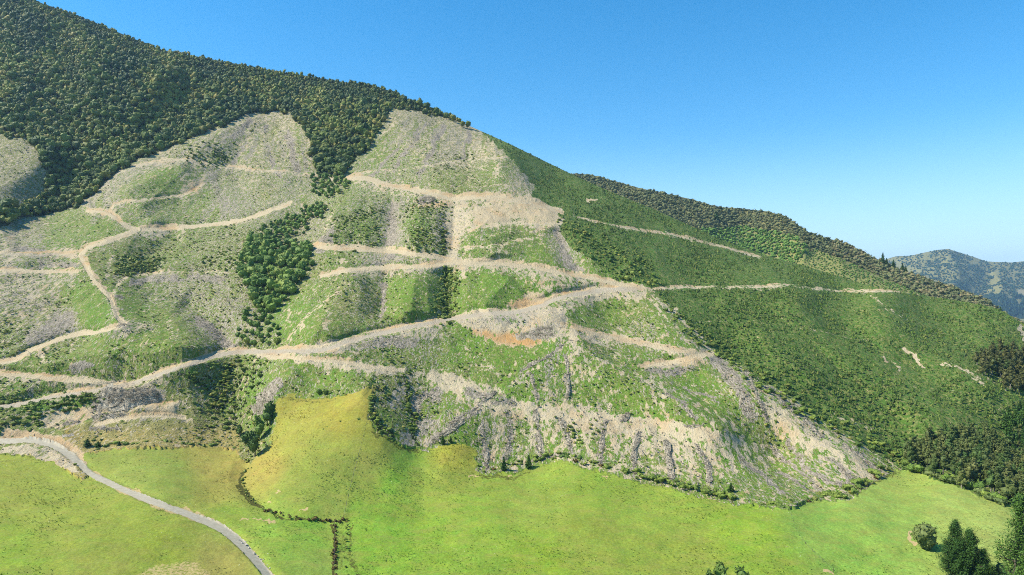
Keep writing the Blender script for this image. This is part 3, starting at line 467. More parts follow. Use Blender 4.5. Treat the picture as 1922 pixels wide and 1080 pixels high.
def ground_mat(name, grassy):
    m, nt, p = mat_new(name); q = N(nt); co = q.coords()
    a = q.attr('cover'); sp = q.new('ShaderNodeSeparateColor'); nt.links.new(a.outputs['Color'], sp.inputs[0])
    s_, t_, b_ = sp.outputs[0], sp.outputs[1], sp.outputs[2]
    base = q.attr('tone').outputs['Color']; ex = q.attr('extra'); se = q.new('ShaderNodeSeparateColor'); nt.links.new(ex.outputs['Color'], se.inputs[0]); o_, v_ = se.outputs[0], se.outputs[1]
    n1 = q.noise(co, .9, 3, .6); n2 = q.noise(q.scaled(co, (1, .45, .45)), .33, 4, .62); n3 = q.noise(co, .07, 3); n4 = q.noise(q.scaled(co, (1.3, .35, .5)), .75, 3, .7, .4)
    n5 = q.noise(q.scaled(co, (1, .6, .6), (0, 0, .5)), .5, 4, .7); n6 = q.noise(co, 2.2, 2, .7)
    lum = q.math('MULTIPLY', q.step(n1, .25, .75), q.step(n6, .1, .7)); lum = q.math('MULTIPLY_ADD', lum, 1.35 if not grassy else .95, .64 if not grassy else .76)
    lum = q.math('MULTIPLY', lum, q.math('MULTIPLY_ADD', n3, .6, .7))
    hsv = q.new('ShaderNodeHueSaturation'); hue = q.math('MULTIPLY_ADD', n2, -.10, .55); q.put(hsv.inputs['Hue'], hue if not grassy else q.math('MULTIPLY_ADD', q.noise(co, .16, 4, .6), -.08, .54)); q.put(hsv.inputs['Value'], lum); nt.links.new(base, hsv.inputs['Color'])
    c = hsv.outputs[0]
    if grassy:
        dry = q.math('MULTIPLY', q.step(q.noise(q.scaled(co, (.5, 1, 1)), .16, 6, .75), .46, .66), .5)
        c = q.mix(dry, c, alb(165, 158, 80))
        bn = q.math('SUBTRACT', q.math('ADD', b_, q.math('MULTIPLY', q.noise(co, .8, 4, .7), .8)), .95)
        c = q.mix(q.step(bn, -.06, .12), c, alb(92, 92, 34))
        rk = q.math('MULTIPLY', q.step(q.noise(co, 1.1, 2, .5), .70, .76), q.step(q.noise(co, .022, 2), .5, .62))
        c = q.mix(q.math('MULTIPLY', rk, .85), c, alb(225, 228, 180))
        dk = q.step(q.noise(co, .7, 3, .6), .66, .75); c = q.mix(q.math('MULTIPLY', dk, .55), c, alb(84, 106, 30))
        dn = q.math('SUBTRACT', q.math('ADD', t_, q.math('MULTIPLY', q.noise(co, .9, 3, .6), .5)), .75)
        c = q.mix(q.step(dn, -.04, .08), c, alb(212, 186, 128))
    else:
        def over(c, wt, n, k, col, soft=.045):
            th = q.math('SUBTRACT', q.math('ADD', wt, q.math('MULTIPLY', q.step(n, .30, .70), 1.0)), 1.0)
            return q.mix(q.step(th, -soft, soft), c, col)
        gr_ = se.outputs[2]; dry = q.math('MULTIPLY', q.step(q.math('ADD', n5, q.math('MULTIPLY_ADD', gr_, -.34, .17)), .44, .60), .8)
        c = q.mix(dry, c, q.mix(q.step(n1, .3, .7), alb(132, 128, 72), alb(194, 182, 116)))
        c = over(c, b_, n5, 1, q.mix(q.step(n6, .3, .7), alb(36, 48, 22), alb(70, 82, 34)))
        dirt = q.mix(q.math('ADD', o_, q.math('MULTIPLY', q.step(q.noise(co, .045, 4, .6), .52, .68), .45)), alb(232, 214, 174), alb(226, 176, 112))
        dirt = q.mix(v_, dirt, alb(190, 184, 172))
        dirt = q.mix(q.step(n6, .2, .8), q.mix(1.0, dirt, (.72, .70, .68), 'MULTIPLY'), dirt)
        dirt = q.mix(q.math('MULTIPLY', q.step(n2, .5, .7), .4), dirt, alb(190, 164, 120))
        c = over(c, t_, n2, 1, dirt, .07)
        wood = q.mix(q.step(n4, .35, .65), alb(134, 120, 100), alb(214, 200, 176)); wood = q.mix(q.step(n6, .5, .70), wood, alb(74, 66, 56))
        c = over(c, s_, n4, 1, wood, .06)
        tw = q.step(q.noise(q.scaled(co, (1, 1, 1)), 1.3, 2, .5), .68, .74); c = q.mix(q.math('MULTIPLY', tw, .55), c, alb(60, 58, 40))
    nt.links.new(c, p.inputs['Base Color'])
    bp = q.new('ShaderNodeBump'); bp.inputs['Strength'].default_value = 1.0 if not grassy else .7; bp.inputs['Distance'].default_value = 1.0 if not grassy else .4
    hgt = q.math('ADD', q.math('MULTIPLY', n1, .6), q.math('ADD', q.math('MULTIPLY', n6, .25), q.math('MULTIPLY', n5, .8)))
    nt.links.new(hgt, bp.inputs['Height']); nt.links.new(bp.outputs[0], p.inputs['Normal'])
    return m
def road_mat(name, col, col2):
    m, nt, p = mat_new(name); q = N(nt); co = q.coords(); n1 = q.noise(co, .5, 4, .65); n2 = q.noise(co, 3.5, 2, .6)
    c = q.mix(q.step(n1, .35, .7), col, col2); c = q.mix(q.math('MULTIPLY', q.step(n2, .3, .7), .35), c, q.mix(1.0, c, (.6, .6, .6), 'MULTIPLY'))
    nt.links.new(c, p.inputs['Base Color']); bp = q.new('ShaderNodeBump'); bp.inputs['Strength'].default_value = .5; bp.inputs['Distance'].default_value = .2
    nt.links.new(n1, bp.inputs['Height']); nt.links.new(bp.outputs[0], p.inputs['Normal']); return m
def leaf_mat(name, c1, c2, c3=None, rnd=False, trans=.0):
    m, nt, p = mat_new(name); q = N(nt)
    if rnd: r = q.new('ShaderNodeObjectInfo').outputs['Random']; r2 = q.math('FRACT', q.math('MULTIPLY', r, 7.31))
    else: a = q.attr('tint'); sp = q.new('ShaderNodeSeparateColor'); nt.links.new(a.outputs['Color'], sp.inputs[0]); r, r2 = sp.outputs[0], sp.outputs[1]
    gn = q.new('ShaderNodeNewGeometry'); n = q.noise(gn.outputs['Position'], 1.3, 3, .65)
    c = q.mix(r, c1, c2)
    if c3 is not None: c = q.mix(q.step(r2, .72, 1.0), c, c3)
    c = q.mix(q.step(n, .3, .7), q.mix(1.0, c, (.6, .62, .6), 'MULTIPLY'), q.mix(1.0, c, (1.25, 1.22, 1.15), 'MULTIPLY'))
    nt.links.new(c, p.inputs['Base Color']); p.inputs['Roughness'].default_value = .7; p.inputs['Specular IOR Level'].default_value = .25
    return m
def plain(name, c1, c2, sc=2.0):
    m, nt, p = mat_new(name); q = N(nt); n = q.noise(q.new('ShaderNodeNewGeometry').outputs['Position'], sc, 3, .6)
    nt.links.new(q.mix(q.step(n, .3, .7), c1, c2), p.inputs['Base Color']); return m
M = dict(
 felled=ground_mat('felled_ground_material', False), pasture=ground_mat('pasture_material', True),
 track=ground_mat('track_material', False), gravel=road_mat('gravel_material', alb(204, 192, 164), alb(228, 216, 188)),
 beech=leaf_mat('native_leaf', alb(76, 98, 42), alb(146, 156, 64), alb(172, 158, 74)), beech_r=leaf_mat('native_leaf_single', alb(72, 96, 40), alb(128, 146, 58), alb(140, 142, 64), True),
 gully_r=leaf_mat('gully_leaf', alb(90, 122, 46), alb(140, 168, 66), alb(158, 172, 76), True),
 pine=leaf_mat('young_pine_needles', alb(76, 104, 38), alb(114, 142, 54), alb(146, 154, 70)),
 scrub=leaf_mat('scrub_leaf', alb(98, 122, 46), alb(148, 164, 64), alb(176, 168, 78)), scrub_r=leaf_mat('scrub_leaf_single', alb(98, 124, 48), alb(146, 164, 66), alb(132, 140, 62), True),
 euc_r=leaf_mat('gum_leaf', alb(90, 110, 52), alb(126, 132, 70), alb(88, 120, 54), True), brown_r=leaf_mat('brown_leaf', alb(90, 98, 50), alb(116, 116, 62), alb(82, 106, 50), True),
 dpine_r=leaf_mat('dark_pine_needles', alb(64, 102, 36), alb(100, 138, 50), alb(82, 120, 44), True),
 poplar_r=leaf_mat('poplar_leaf', alb(88, 118, 50), alb(120, 148, 64), None, True),
 olive_r=leaf_mat('olive_leaf', alb(104, 122, 64), alb(136, 148, 80), None, True), red_r=leaf_mat('reed_brown', alb(104, 84, 36), alb(132, 110, 50), None, True),
 bark=plain('bark', alb(92, 80, 66), alb(128, 116, 100)), pale_bark=plain('pale_bark', alb(150, 138, 120), alb(196, 186, 168)),
 wood=leaf_mat('dead_wood', alb(156, 140, 118), alb(232, 220, 196), alb(112, 98, 80)), post=plain('post_wood', alb(96, 84, 66), alb(120, 106, 84)),
 wire=plain('fence_wire', alb(120, 120, 118), alb(140, 140, 138)), rock=plain('rock', alb(180, 172, 158), alb(214, 206, 190)),
)

# ------------------------------------------------------------------ mesh building
def mesh_np(name, V_, F_, mat, attrs=None, smooth=False, link=True):
    me = bpy.data.meshes.new(name); V_ = np.asarray(V_, np.float32); F_ = np.asarray(F_, np.int32); k = F_.shape[1]
    me.vertices.add(len(V_)); me.vertices.foreach_set('co', V_.ravel())
    me.loops.add(F_.size); me.loops.foreach_set('vertex_index', F_.ravel())
    me.polygons.add(len(F_)); me.polygons.foreach_set('loop_start', np.arange(0, F_.size, k, dtype=np.int32))
    try: me.polygons.foreach_set('loop_total', np.full(len(F_), k, np.int32))
    except Exception: pass
    me.update(calc_edges=True)
    me.polygons.foreach_set('use_smooth', np.full(len(F_), smooth, bool))
    for an, av in (attrs or {}).items():
        a = me.attributes.new(an, 'FLOAT_COLOR', 'POINT'); r = np.ones((len(V_), 4), np.float32); r[:, :av.shape[1]] = av; a.data.foreach_set('color', r.ravel())
    me.materials.append(mat)
    o = bpy.data.objects.new(name, me)
    if link: COL.objects.link(o)
    return o
def tag(o, label=None, cat=None, group=None, kind=None):
    for k, v in (('label', label), ('category', cat), ('group', group), ('kind', kind)):
        if v: o[k] = v
    return o
def empty(name, loc): o = bpy.data.objects.new(name, None); COL.objects.link(o); o.location = loc; o.empty_display_size = .5; return o

# the hill as a height field, cut up by what covers it
cols = np.r_[np.arange(-240, -8, 8), np.arange(-8, 1932, 2), np.arange(1932, 2161, 8)].astype(float)
tr = np.r_[np.linspace(0, 1, 30, endpoint=False), 1+np.linspace(0, 1, 880)]
ybot, ymid = 1320.0, 1092.0
top = skyline(cols)
PY = np.where(tr[:, None] <= 1, ybot+(ymid-ybot)*tr[:, None], ymid+(top[None]-ymid)*(tr[:, None]-1)); PX = np.repeat(cols[None], len(tr), 0)
pos = PN(PX, PY)
zv = sample(Z.astype(np.float32), PX, PY)
isf = (np.abs(zv-1) < .5)
rdv = sample((RD > 0).astype(np.float32), PX, PY)
x, y = pos[..., 0], pos[..., 1]
dz = np.where(zv < .5, .45*(fbm(x/7, y/7, 61, 4)-.5)*2+1.4*(fbm(x/45, y/45, 91, 2)-.5)*2, .95*(fbm(x/6, y/9, 62, 4)-.5)*2+2.2*(fbm(x/30, y/50, 92, 3)-.5)*2)
dz *= np.clip(1-rdv*1.3, 0, 1)*np.clip(((top[None]*0+PY)-top[None])/10, 0, 1)
pos[..., 2] += dz*(1-.8*np.clip(rdv, 0, 1))
# far side of the ridge, falling away
nb = 26; back = []
last = pos[-1].copy()
for k in range(1, nb+1):
    b = last.copy(); s = k*14.0+k*k*1.6; b[:, 1] += s; b[:, 0] *= (last[:, 1]+s)/last[:, 1]; b[:, 2] -= .10*s*min(1, k/6)+.42*s*np.clip((s-10)/150, 0, 1); back.append(b)
posf = np.concatenate([pos, np.array(back)], 0)
nr, nc = posf.shape[:2]
full = lambda a: np.concatenate([a, np.repeat(a[-1:], nb, 0)], 0)
Zs = full(Z[np.clip(np.rint(PY-Y0).astype(int), 0, NY-1), np.clip(np.rint(PX-X0).astype(int), 0, NX-1)])
Rs = full(RD[np.clip(np.rint(PY-Y0).astype(int), 0, NY-1), np.clip(np.rint(PX-X0).astype(int), 0, NX-1)])
Sv, Tv, Bv, Gv, Ov, Vv, PDv, PBv = [full(sample(a, PX, PY)) for a in (S, T, B, G, O, V, PD, PB)]
pcv = full(sample(pastc, PX, PY))
g1, g2 = alb(104, 118, 50), alb(112, 150, 44)
fcol = g1[None, None]*(1-Gv[..., None])+g2[None, None]*Gv[..., None]
brown = ((PX > 120) & (PX < 450) & (PY > 785)).astype(float)*np.clip((PY-790)/25, 0, 1); brown = full(brown)[..., None]
fcol = fcol*(1-brown)+alb(178, 150, 74)[None, None]*brown
fcol = np.where((Zs == 3)[..., None], alb(84, 116, 42)[None, None], fcol); fcol = np.where((Zs == 2)[..., None], alb(66, 78, 36)[None, None], fcol)
tone = np.where((Zs == 0)[..., None], pcv, fcol)
isp = Zs == 0
fl = (Zs == 1) & (Rs == 0)
Tv = np.where(fl, .14+.70*Tv, Tv); Sv = np.where(fl, .13+.72*Sv, Sv); Bv = np.where(fl, .12+.75*Bv, Bv)
cover = np.stack([np.where(isp, 0, Sv), np.where(isp, PDv, Tv), np.where(isp, PBv, Bv)], -1); extra = np.stack([Ov, Vv, Gv], -1)
idx = np.arange(nr*nc).reshape(nr, nc)
quads = np.stack([idx[:-1, :-1], idx[:-1, 1:], idx[1:, 1:], idx[1:, :-1]], -1).reshape(-1, 4)
cls = (Zs[:-1, :-1]+10*np.where(Zs[:-1, :-1]*0+Rs[:-1, :-1] > 0, Rs[:-1, :-1], 0)).reshape(-1)
cls = np.where(cls >= 20, 20, np.where(cls >= 10, 10, cls))
for v, name, mt, in ((0, 'pasture_ground', 'pasture'), (1, 'felled_hill_ground', 'felled'), (2, 'bush_hill_ground', 'felled'), (3, 'planted_hill_ground', 'felled'), (10, 'forestry_road', 'track'), (20, 'gravel_road', 'gravel')):
    f = quads[cls == v]
    if not len(f): continue
    u, inv = np.unique(f, return_inverse=True)
    o = mesh_np(name, posf.reshape(-1, 3)[u], inv.reshape(-1, 4), M[mt], {'cover': cover.reshape(-1, 3)[u], 'tone': tone.reshape(-1, 3)[u], 'extra': extra.reshape(-1, 3)[u]}, True)
    tag(o, kind='structure')

# ------------------------------------------------------------------ the valley floor far below, the second ridge and the far mountain
def bigsheet():
    xs = np.linspace(-12000, 12000, 61); ys = np.linspace(-3000, 24000, 68); mx, my = np.meshgrid(xs, ys)
    z = -60+12*(fbm(mx/900, my/900, 5)-.5)
    i = np.arange(z.size).reshape(z.shape); q = np.stack([i[:-1, :-1], i[:-1, 1:], i[1:, 1:], i[1:, :-1]], -1).reshape(-1, 4)
    v = np.stack([mx, my, z], -1).reshape(-1, 3); n = len(v)
    o = mesh_np('valley_ground', v, q, M['felled'], {'cover': np.tile([0, .05, .3], (n, 1)), 'tone': np.tile(alb(84, 108, 50), (n, 1)), 'extra': np.zeros((n, 3))}, True); tag(o, kind='structure')
bigsheet()
# near ground behind and beside the viewer, so the hill does not end at the frame
def apron():
    xs = np.linspace(-900, 900, 61); ys = np.linspace(-700, 700, 47); mx, my = np.meshgrid(xs, ys)
    z = -6-.00002*(mx**2)-np.clip((my-150)/60, 0, 8)*8+4*(fbm(mx/140, my/140, 8)-.5)
    i = np.arange(z.size).reshape(z.shape); q = np.stack([i[:-1, :-1], i[:-1, 1:], i[1:, 1:], i[1:, :-1]], -1).reshape(-1, 4)
    v = np.stack([mx, my, z], -1).reshape(-1, 3); n = len(v)
    o = mesh_np('meadow_ground', v, q, M['pasture'], {'cover': np.zeros((n, 3)), 'tone': np.tile(sample(pastc, 900, 1200), (n, 1)), 'extra': np.zeros((n, 3))}, True); tag(o, kind='structure')
apron()
def fan(name, sky_pts, low_pts, Dtop, Dlow, x0, x1, step, rows, bump, scale, tonef, kindmat, relief=(), back=600, drop=.35):
    px = np.arange(x0, x1+.1, step); s = np.interp(px, [p[0] for p in sky_pts], [p[1] for p in sky_pts]); l = np.interp(px, [p[0] for p in low_pts], [p[1] for p in low_pts])
    t = np.linspace(0, 1, rows)[:, None]; py = l+(s-l)*t; X = np.repeat(px[None], rows, 0)
    dt = np.interp(px, [p[0] for p in Dtop], [p[1] for p in Dtop]); dl = np.interp(px, [p[0] for p in Dlow], [p[1] for p in Dlow])
    w = 1/dl+(1/dt-1/dl)*t; d = 1/w
    for pts, amp, wd in relief:
        pts = smooth_line(pts, 10); b = np.full(d.shape, 1e9)
        for a, c in zip(pts[:-1], pts[1:]):
            dx, dy = c[0]-a[0], c[1]-a[1]; u = np.clip(((X-a[0])*dx+(py-a[1])*dy)/(dx*dx+dy*dy+1e-6), 0, 1); b = np.minimum(b, np.hypot(X-a[0]-u*dx, py-a[1]-u*dy))
        d = d-amp*np.clip(1-b/wd, 0, 1)
    d = np.maximum.accumulate(d, 0)+np.arange(rows)[:, None]*.3
    v = np.stack([(X-CX)/FPX*d, d, CAMZ+(HY-py)/FPX*d], -1)
    v[..., 2] += bump*(fbm(v[..., 0]/scale, v[..., 1]/scale, 33, 4)-.5)*2*np.clip((1-t)*12, .15, 1)
    bk = []
    for k in range(1, 9):
        b = v[-1].copy(); q_ = k/8*back; b[:, 1] += q_; b[:, 2] -= q_*drop+.03*q_; bk.append(b)
    v = np.concatenate([v, bk], 0); nr, nc = v.shape[:2]
    pyf = np.concatenate([py, np.repeat(py[-1:], 8, 0)]); Xf = np.concatenate([X, np.repeat(X[-1:], 8, 0)])
    tone, cov = tonef(Xf, pyf)
    i = np.arange(nr*nc).reshape(nr, nc); q = np.stack([i[:-1, :-1], i[:-1, 1:], i[1:, 1:], i[1:, :-1]], -1).reshape(-1, 4)
    o = mesh_np(name, v.reshape(-1, 3), q, kindmat, {'cover': cov.reshape(-1, 3), 'tone': tone.reshape(-1, 3), 'extra': np.zeros((nr*nc, 3))}, True); tag(o, kind='structure')
    def at(x, yy):
        x = np.asarray(x, float); yy = np.asarray(yy, float)
        ci = np.clip((x-x0)/step, 0, len(px)-1.001); c0 = ci.astype(int); f = ci-c0
        ss = s[c0]*(1-f)+s[c0+1]*f; ll = l[c0]*(1-f)+l[c0+1]*f; tt = np.clip((yy-ll)/(ss-ll), 0, 1)*(rows-1); r0 = np.clip(tt.astype(int), 0, rows-2); g = (tt-r0)
        a = v[r0, c0]*(1-f)[..., None]+v[r0, c0+1]*f[..., None]; b = v[r0+1, c0]*(1-f)[..., None]+v[r0+1, c0+1]*f[..., None]
        return a*(1-g)[..., None]+b*g[..., None]
    return at
SK2 = [(900,330),(1000,330),(1065,326),(1110,328),(1200,353),(1300,375),(1345,388),(1380,391),(1440,397),(1475,406),(1500,424),(1520,438),(1580,455),(1640,484),(1700,510),(1780,537),(1850,562),(1890,590),(1922,606),(2160,700)]
LO2 = [(900,420),(1065,420),(1230,480),(1400,540),(1600,600),(1800,640),(1922,690),(2160,800)]
def tone2(X, y):
    a = np.zeros(X.shape+(3,))+alb(96, 104, 66); c = np.zeros(X.shape+(3,)); c[..., 2] = .45; c[..., 0] = .1
    g = np.clip((y-(np.interp(X, [1300,1400,1500,1530], [425,420,440,470])))/14, 0, 1)*(X < 1520)*(X > 1240); g = g[..., None]; a = a*(1-g)+alb(96, 124, 54)*g; c[..., 2:] = c[..., 2:]*(1-g*.7)
    pl = ((X > 1488) & (X < 1760) & (y > np.interp(X, [1488,1530,1600,1700,1760], [496,466,494,540,570])))[..., None]; a = np.where(pl, alb(88, 128, 50), a); c = np.where(pl, np.array([.02, .03, .12]), c)
    return a, c
at2 = fan('second_ridge_hill', SK2, LO2, [(900,1700),(1065,1650),(1300,1600),(1480,1500),(1640,1400),(1850,1300),(2160,1200)], [(900,1300),(1300,1250),(1500,1130),(1700,1000),(1922,900),(2160,850)], 900, 2160, 3, 60, 5, 60, tone2, M['felled'],
   [([(1200,355),(1260,420)],60,60),([(1380,392),(1400,450),(1440,480)],-60,70),([(1345,388),(1330,430)],40,50),([(1530,462),(1600,500),(1740,560)],70,60),([(1480,410),(1500,450)],40,40)])
SK3 = [(1600,500),(1660,488),(1680,482),(1712,479),(1760,469),(1780,467),(1805,476),(1850,491),(1900,493),(1922,491),(2000,480),(2160,460)]
def tone3(X, y):
    n = fbm(X/22, y/9, 77, 3)[..., None]; a = alb(36, 62, 42)*(1-n)+alb(76, 98, 58)*n; a = a+0*X[..., None]; a = np.where(n > .62, alb(70, 92, 56), a)
    low = (y > 560)[..., None]; a = np.where(low, alb(40, 62, 44), a)
    sc = (((X-1925)/16)**2+((y-553)/9)**2 < 1)[..., None]; a = np.where(sc, alb(240, 214, 190), a); c = np.zeros(X.shape+(3,)); c[..., 2] = .25; c = np.where(sc, np.array([0., 0., 0.]), c)
    return a, c
at3 = fan('far_mountain_hill', SK3, [(1600,700),(2160,760)], [(1600,7800),(1780,7800),(2160,8300)], [(1600,4400),(2160,4200)], 1600, 2160, 2.5, 120, 60, 420, tone3, M['felled'],
   [([(1780,467),(1800,520),(1760,560)],520,60),([(1850,490),(1880,540),(1860,600)],480,50),([(1720,480),(1730,520)],320,40),([(1905,492),(1950,540)],400,50)], 1500)
# grass slope and clay bank at the far right end of the plantation
# ------------------------------------------------------------------ tree shapes
def ico(sub):
    bm = bmesh.new(); bmesh.ops.create_icosphere(bm, subdivisions=sub, radius=1.0); bm.verts.ensure_lookup_table()
    v = np.array([p.co[:] for p in bm.verts]); f = np.array([[q.index for q in t.verts] for t in bm.faces]); bm.free(); return v, f
ICO = {k: ico(k) for k in (1, 2, 3)}
def leaves(centres, normals, n, size, rng, asp=.6):
    i = rng.integers(0, len(centres), n); c = centres[i]+rng.normal(0, size*.35, (n, 3)); nn = normals[i]+rng.normal(0, .55, (n, 3)); nn /= np.linalg.norm(nn, axis=1)[:, None]+1e-9
    a = np.cross(nn, rng.normal(0, 1, (n, 3))); a /= np.linalg.norm(a, axis=1)[:, None]+1e-9; b = np.cross(nn, a); s = (size*rng.uniform(.6, 1.4, n))[:, None]
    v = np.stack([c-a*s*.5-b*s*asp*.5, c+a*s*.5-b*s*asp*.4, c+b*s*asp*.7], 1).reshape(-1, 3); return v, np.arange(3*n).reshape(-1, 3)
def crown(seed, sub, lobes, amp, jit, flat=.8, nleaf=0, lsize=.2, dome=True):
    """lumpy crown of unit radius, optionally skinned with leaf sized faces"""
    r = np.random.default_rng(seed); v, f = ICO[sub]; d = v.copy()
    h = np.ones(len(v))*.72
    for k in range(lobes):
        c = r.normal(0, 1, 3); c[2] = abs(c[2])*.8 if dome else c[2]; c /= np.linalg.norm(c)
        h += amp*r.uniform(.5, 1)*np.clip((d@c-.72)/.28, 0, 1)**.8
    h *= 1+r.normal(0, jit, len(v)); w = d*h[:, None]; w[:, 2] *= flat
    if nleaf:
        lv, lf = leaves(w*1.02, d, nleaf, lsize, r); f = np.r_[f, lf+len(w)]; w = np.r_[w*.97, lv]
    return w, f
def join(parts):
    V_, F_, n = [], [], 0
    for v, f in parts: V_.append(v); F_.append(f+n); n += len(v)
    return np.concatenate(V_), np.concatenate(F_)
def tube(p0, p1, r0, r1, n=5):
    p0, p1 = np.array(p0, float), np.array(p1, float); a = p1-p0; a /= np.linalg.norm(a)+1e-9; u = np.cross(a, [.3, .5, .8]); u /= np.linalg.norm(u)+1e-9; w = np.cross(a, u)
    t = np.arange(n)*2*math.pi/n; ring = np.cos(t)[:, None]*u+np.sin(t)[:, None]*w
    v = np.r_[p0+ring*r0, p1+ring*r1, [p1]]; f = []
    for i in range(n):
        j = (i+1) % n; f += [[i, j, n+j], [i, n+j, n+i], [n+i, n+j, 2*n]]
    return v, np.array(f)
def trunk(h, r, seed, limbs=4, n=5, spread=.5, start=.35):
    q = np.random.default_rng(seed); P_ = [np.zeros(3)]
    for k in range(1, 4): P_.append(np.array([q.normal(0, .03)*h, q.normal(0, .03)*h, h*k/3]))
    P_[0][2] = -.15*h-.4
    parts = [tube(P_[k], P_[k+1], r*(1-.28*k), r*(1-.28*(k+1)), n) for k in range(3)]
    for k in range(limbs):
        z = h*q.uniform(start, .85); a = q.uniform(0, 6.28); L = h*spread*q.uniform(.5, 1)*(1.1-z/h)
        parts.append(tube([0, 0, z], [math.cos(a)*L, math.sin(a)*L, z+L*.6], r*.4, r*.1, 4))
    return join(parts)
def scatter(name, pts, templ, scale, rng, mat, zs=None, tint=None, label=None, cat=None, smooth=False):
    """many small plants of one mass as a single mesh"""
    n = len(pts); V_, F_, T_ = [], [], []; off = 0; pick = rng.integers(0, len(templ), n); rot = rng.uniform(0, 6.283, n)
    if tint is None: tint = rng.uniform(0, 1, (n, 3))
    zs = np.ones(n) if zs is None else zs
    for k, (tv, tf) in enumerate(templ):
        s = np.where(pick == k)[0]
        if not len(s): continue
        c, sn = np.cos(rot[s])[:, None], np.sin(rot[s])[:, None]; sc = scale[s][:, None]
        X = (tv[None, :, 0]*c-tv[None, :, 1]*sn)*sc; Y = (tv[None, :, 0]*sn+tv[None, :, 1]*c)*sc; Zz = tv[None, :, 2]*sc*zs[s][:, None]
        v = np.stack([X, Y, Zz], -1)+pts[s][:, None, :]; m = len(tv)
        f = tf[None]+(np.arange(len(s))*m)[:, None, None]+off
        V_.append(v.reshape(-1, 3)); F_.append(f.reshape(-1, 3)); T_.append(np.repeat(tint[s], m, 0)); off += len(s)*m
    o = mesh_np(name, np.concatenate(V_), np.concatenate(F_), mat, {'tint': np.concatenate(T_)}, smooth); tag(o, label, cat, None, 'stuff'); return o
def poisson(pts, r):
    """keep points at least r(i) apart"""
    r = np.broadcast_to(r, (len(pts),)); cell = float(np.max(r)); g = {}; keep = []
    for i, (p, ri) in enumerate(zip(pts, r)):
        k = (int(p[0]//cell), int(p[1]//cell), int(p[2]//cell)); ok = True
        for a in (-1, 0, 1):
            for b in (-1, 0, 1):
                for c in (-1, 0, 1):
                    for j in g.get((k[0]+a, k[1]+b, k[2]+c), ()):
                        q = pts[j]
                        if (p[0]-q[0])**2+(p[1]-q[1])**2+(p[2]-q[2])**2 < ri*ri: ok = False; break
                    if not ok: break
                if not ok: break
            if not ok: break
        if ok: g.setdefault(k, []).append(i); keep.append(i)
    return np.array(keep, int)
def cand(poly, n, rng, ragged=.42):
    x, y = cand0(poly, n, rng); o = len(x); j = rng.random(o) < .35; x = x+rng.normal(0, 7, o)*j; y = y+rng.normal(0, 5, o)*j
    k = fbm(x/20, y/14, 404, 3)+rng.normal(0, .07, o) > ragged; return x[k], y[k]
def cand0(poly, n, rng):
    """random spots inside a patch of the hill, even over its real area"""
    p = np.array(poly, float); x = rng.uniform(p[:, 0].min(), p[:, 0].max(), n*3); y = rng.uniform(p[:, 1].min(), p[:, 1].max(), n*3)
    ok = np.zeros(len(x), bool); m = len(p)
    for i in range(m):
        xa, ya = p[i]; xb, yb = p[(i+1) % m]
        if ya == yb: continue
        ok ^= ((ya > y) != (yb > y)) & (x < (xb-xa)*(y-ya)/(yb-ya)+xa)
    x, y = x[ok], y[ok]; d = sample(D, x, y); keep = rng.random(len(x)) < (d/d.max())**2
    return x[keep], y[keep]
def zone_at(x, y): return Z[np.clip(np.rint(np.asarray(y)-Y0).astype(int), 0, NY-1), np.clip(np.rint(np.asarray(x)-X0).astype(int), 0, NX-1)]
def road_at(x, y): return RD[np.clip(np.rint(np.asarray(y)-Y0).astype(int), 0, NY-1), np.clip(np.rint(np.asarray(x)-X0).astype(int), 0, NX-1)]

# library: each kind = list of (crown mesh, trunk mesh), shared by all its copies
def lib(kind, n, crown_f, trunk_f, cm, tm, leafname='crown', barkname='trunk'):
    out = []
    for i in range(n):
        cv, cf = crown_f(i); c = mesh_np(kind+'_'+leafname, cv, cf, cm, link=False)
        t = None
        if trunk_f: tv, tf = trunk_f(i); t = mesh_np(kind+'_'+barkname, tv, tf, tm, link=False).data
        out.append((c.data, t)); bpy.data.objects.remove(c)
    return out
SHRUBS = []
def plant(kind, lb, loc, sc, rot, label, cat, group, zsc=1.0, leafname='crown', barkname='trunk', now=False):
    if (cat == 'shrub' or kind == 'gully_tree') and group and not now: SHRUBS.append((kind, lb, np.array(loc), sc, rot, label, cat, group, zsc, leafname, barkname)); return
    e = bpy.data.objects.new(kind, None); COL.objects.link(e); e.location = loc; e.rotation_euler = (0, 0, rot); e.scale = (sc, sc, sc*zsc); e.empty_display_size = .3
    tag(e, label, cat, group)
    c = bpy.data.objects.new(leafname, lb[0]); COL.objects.link(c); c.parent = e
    if lb[1] is not None: t = bpy.data.objects.new(barkname, lb[1]); COL.objects.link(t); t.parent = e
    return e
# unit shapes: z = 0 at the foot, radius about 1
def broad(i, sub=2, nl=160, ls=.26, fl=.85, h=1.0, seed=100): v, f = crown(seed+i, sub, 9, .42, .06, fl, nl, ls); v = v.copy(); v[:, 2] += h; return v, f
def tall(i, seed=200, nl=420, H=5.4, w=1.0, ls=.30):
    """narrow gum crown, metres-free unit: radius 1, height H"""
    r = np.random.default_rng(seed+i); parts = []
    for k in range(7):
        t = (k+.5)/7; c = crown(seed+i*13+k, 1, 4, .4, .08, .9)[0]; rad = w*(.95-.75*t**1.8)*r.uniform(.8, 1.15)*(.75 if k == 0 else 1)
        v = c*[rad, rad, rad*1.25]+[r.normal(0, .22), r.normal(0, .22), H*(.28+.66*t)]; parts.append((v, ICO[1][1]))
        n = v-v.mean(0); n /= np.linalg.norm(n, axis=1)[:, None]; parts.append(leaves(v, n, nl//7, ls, r))
    return join(parts)
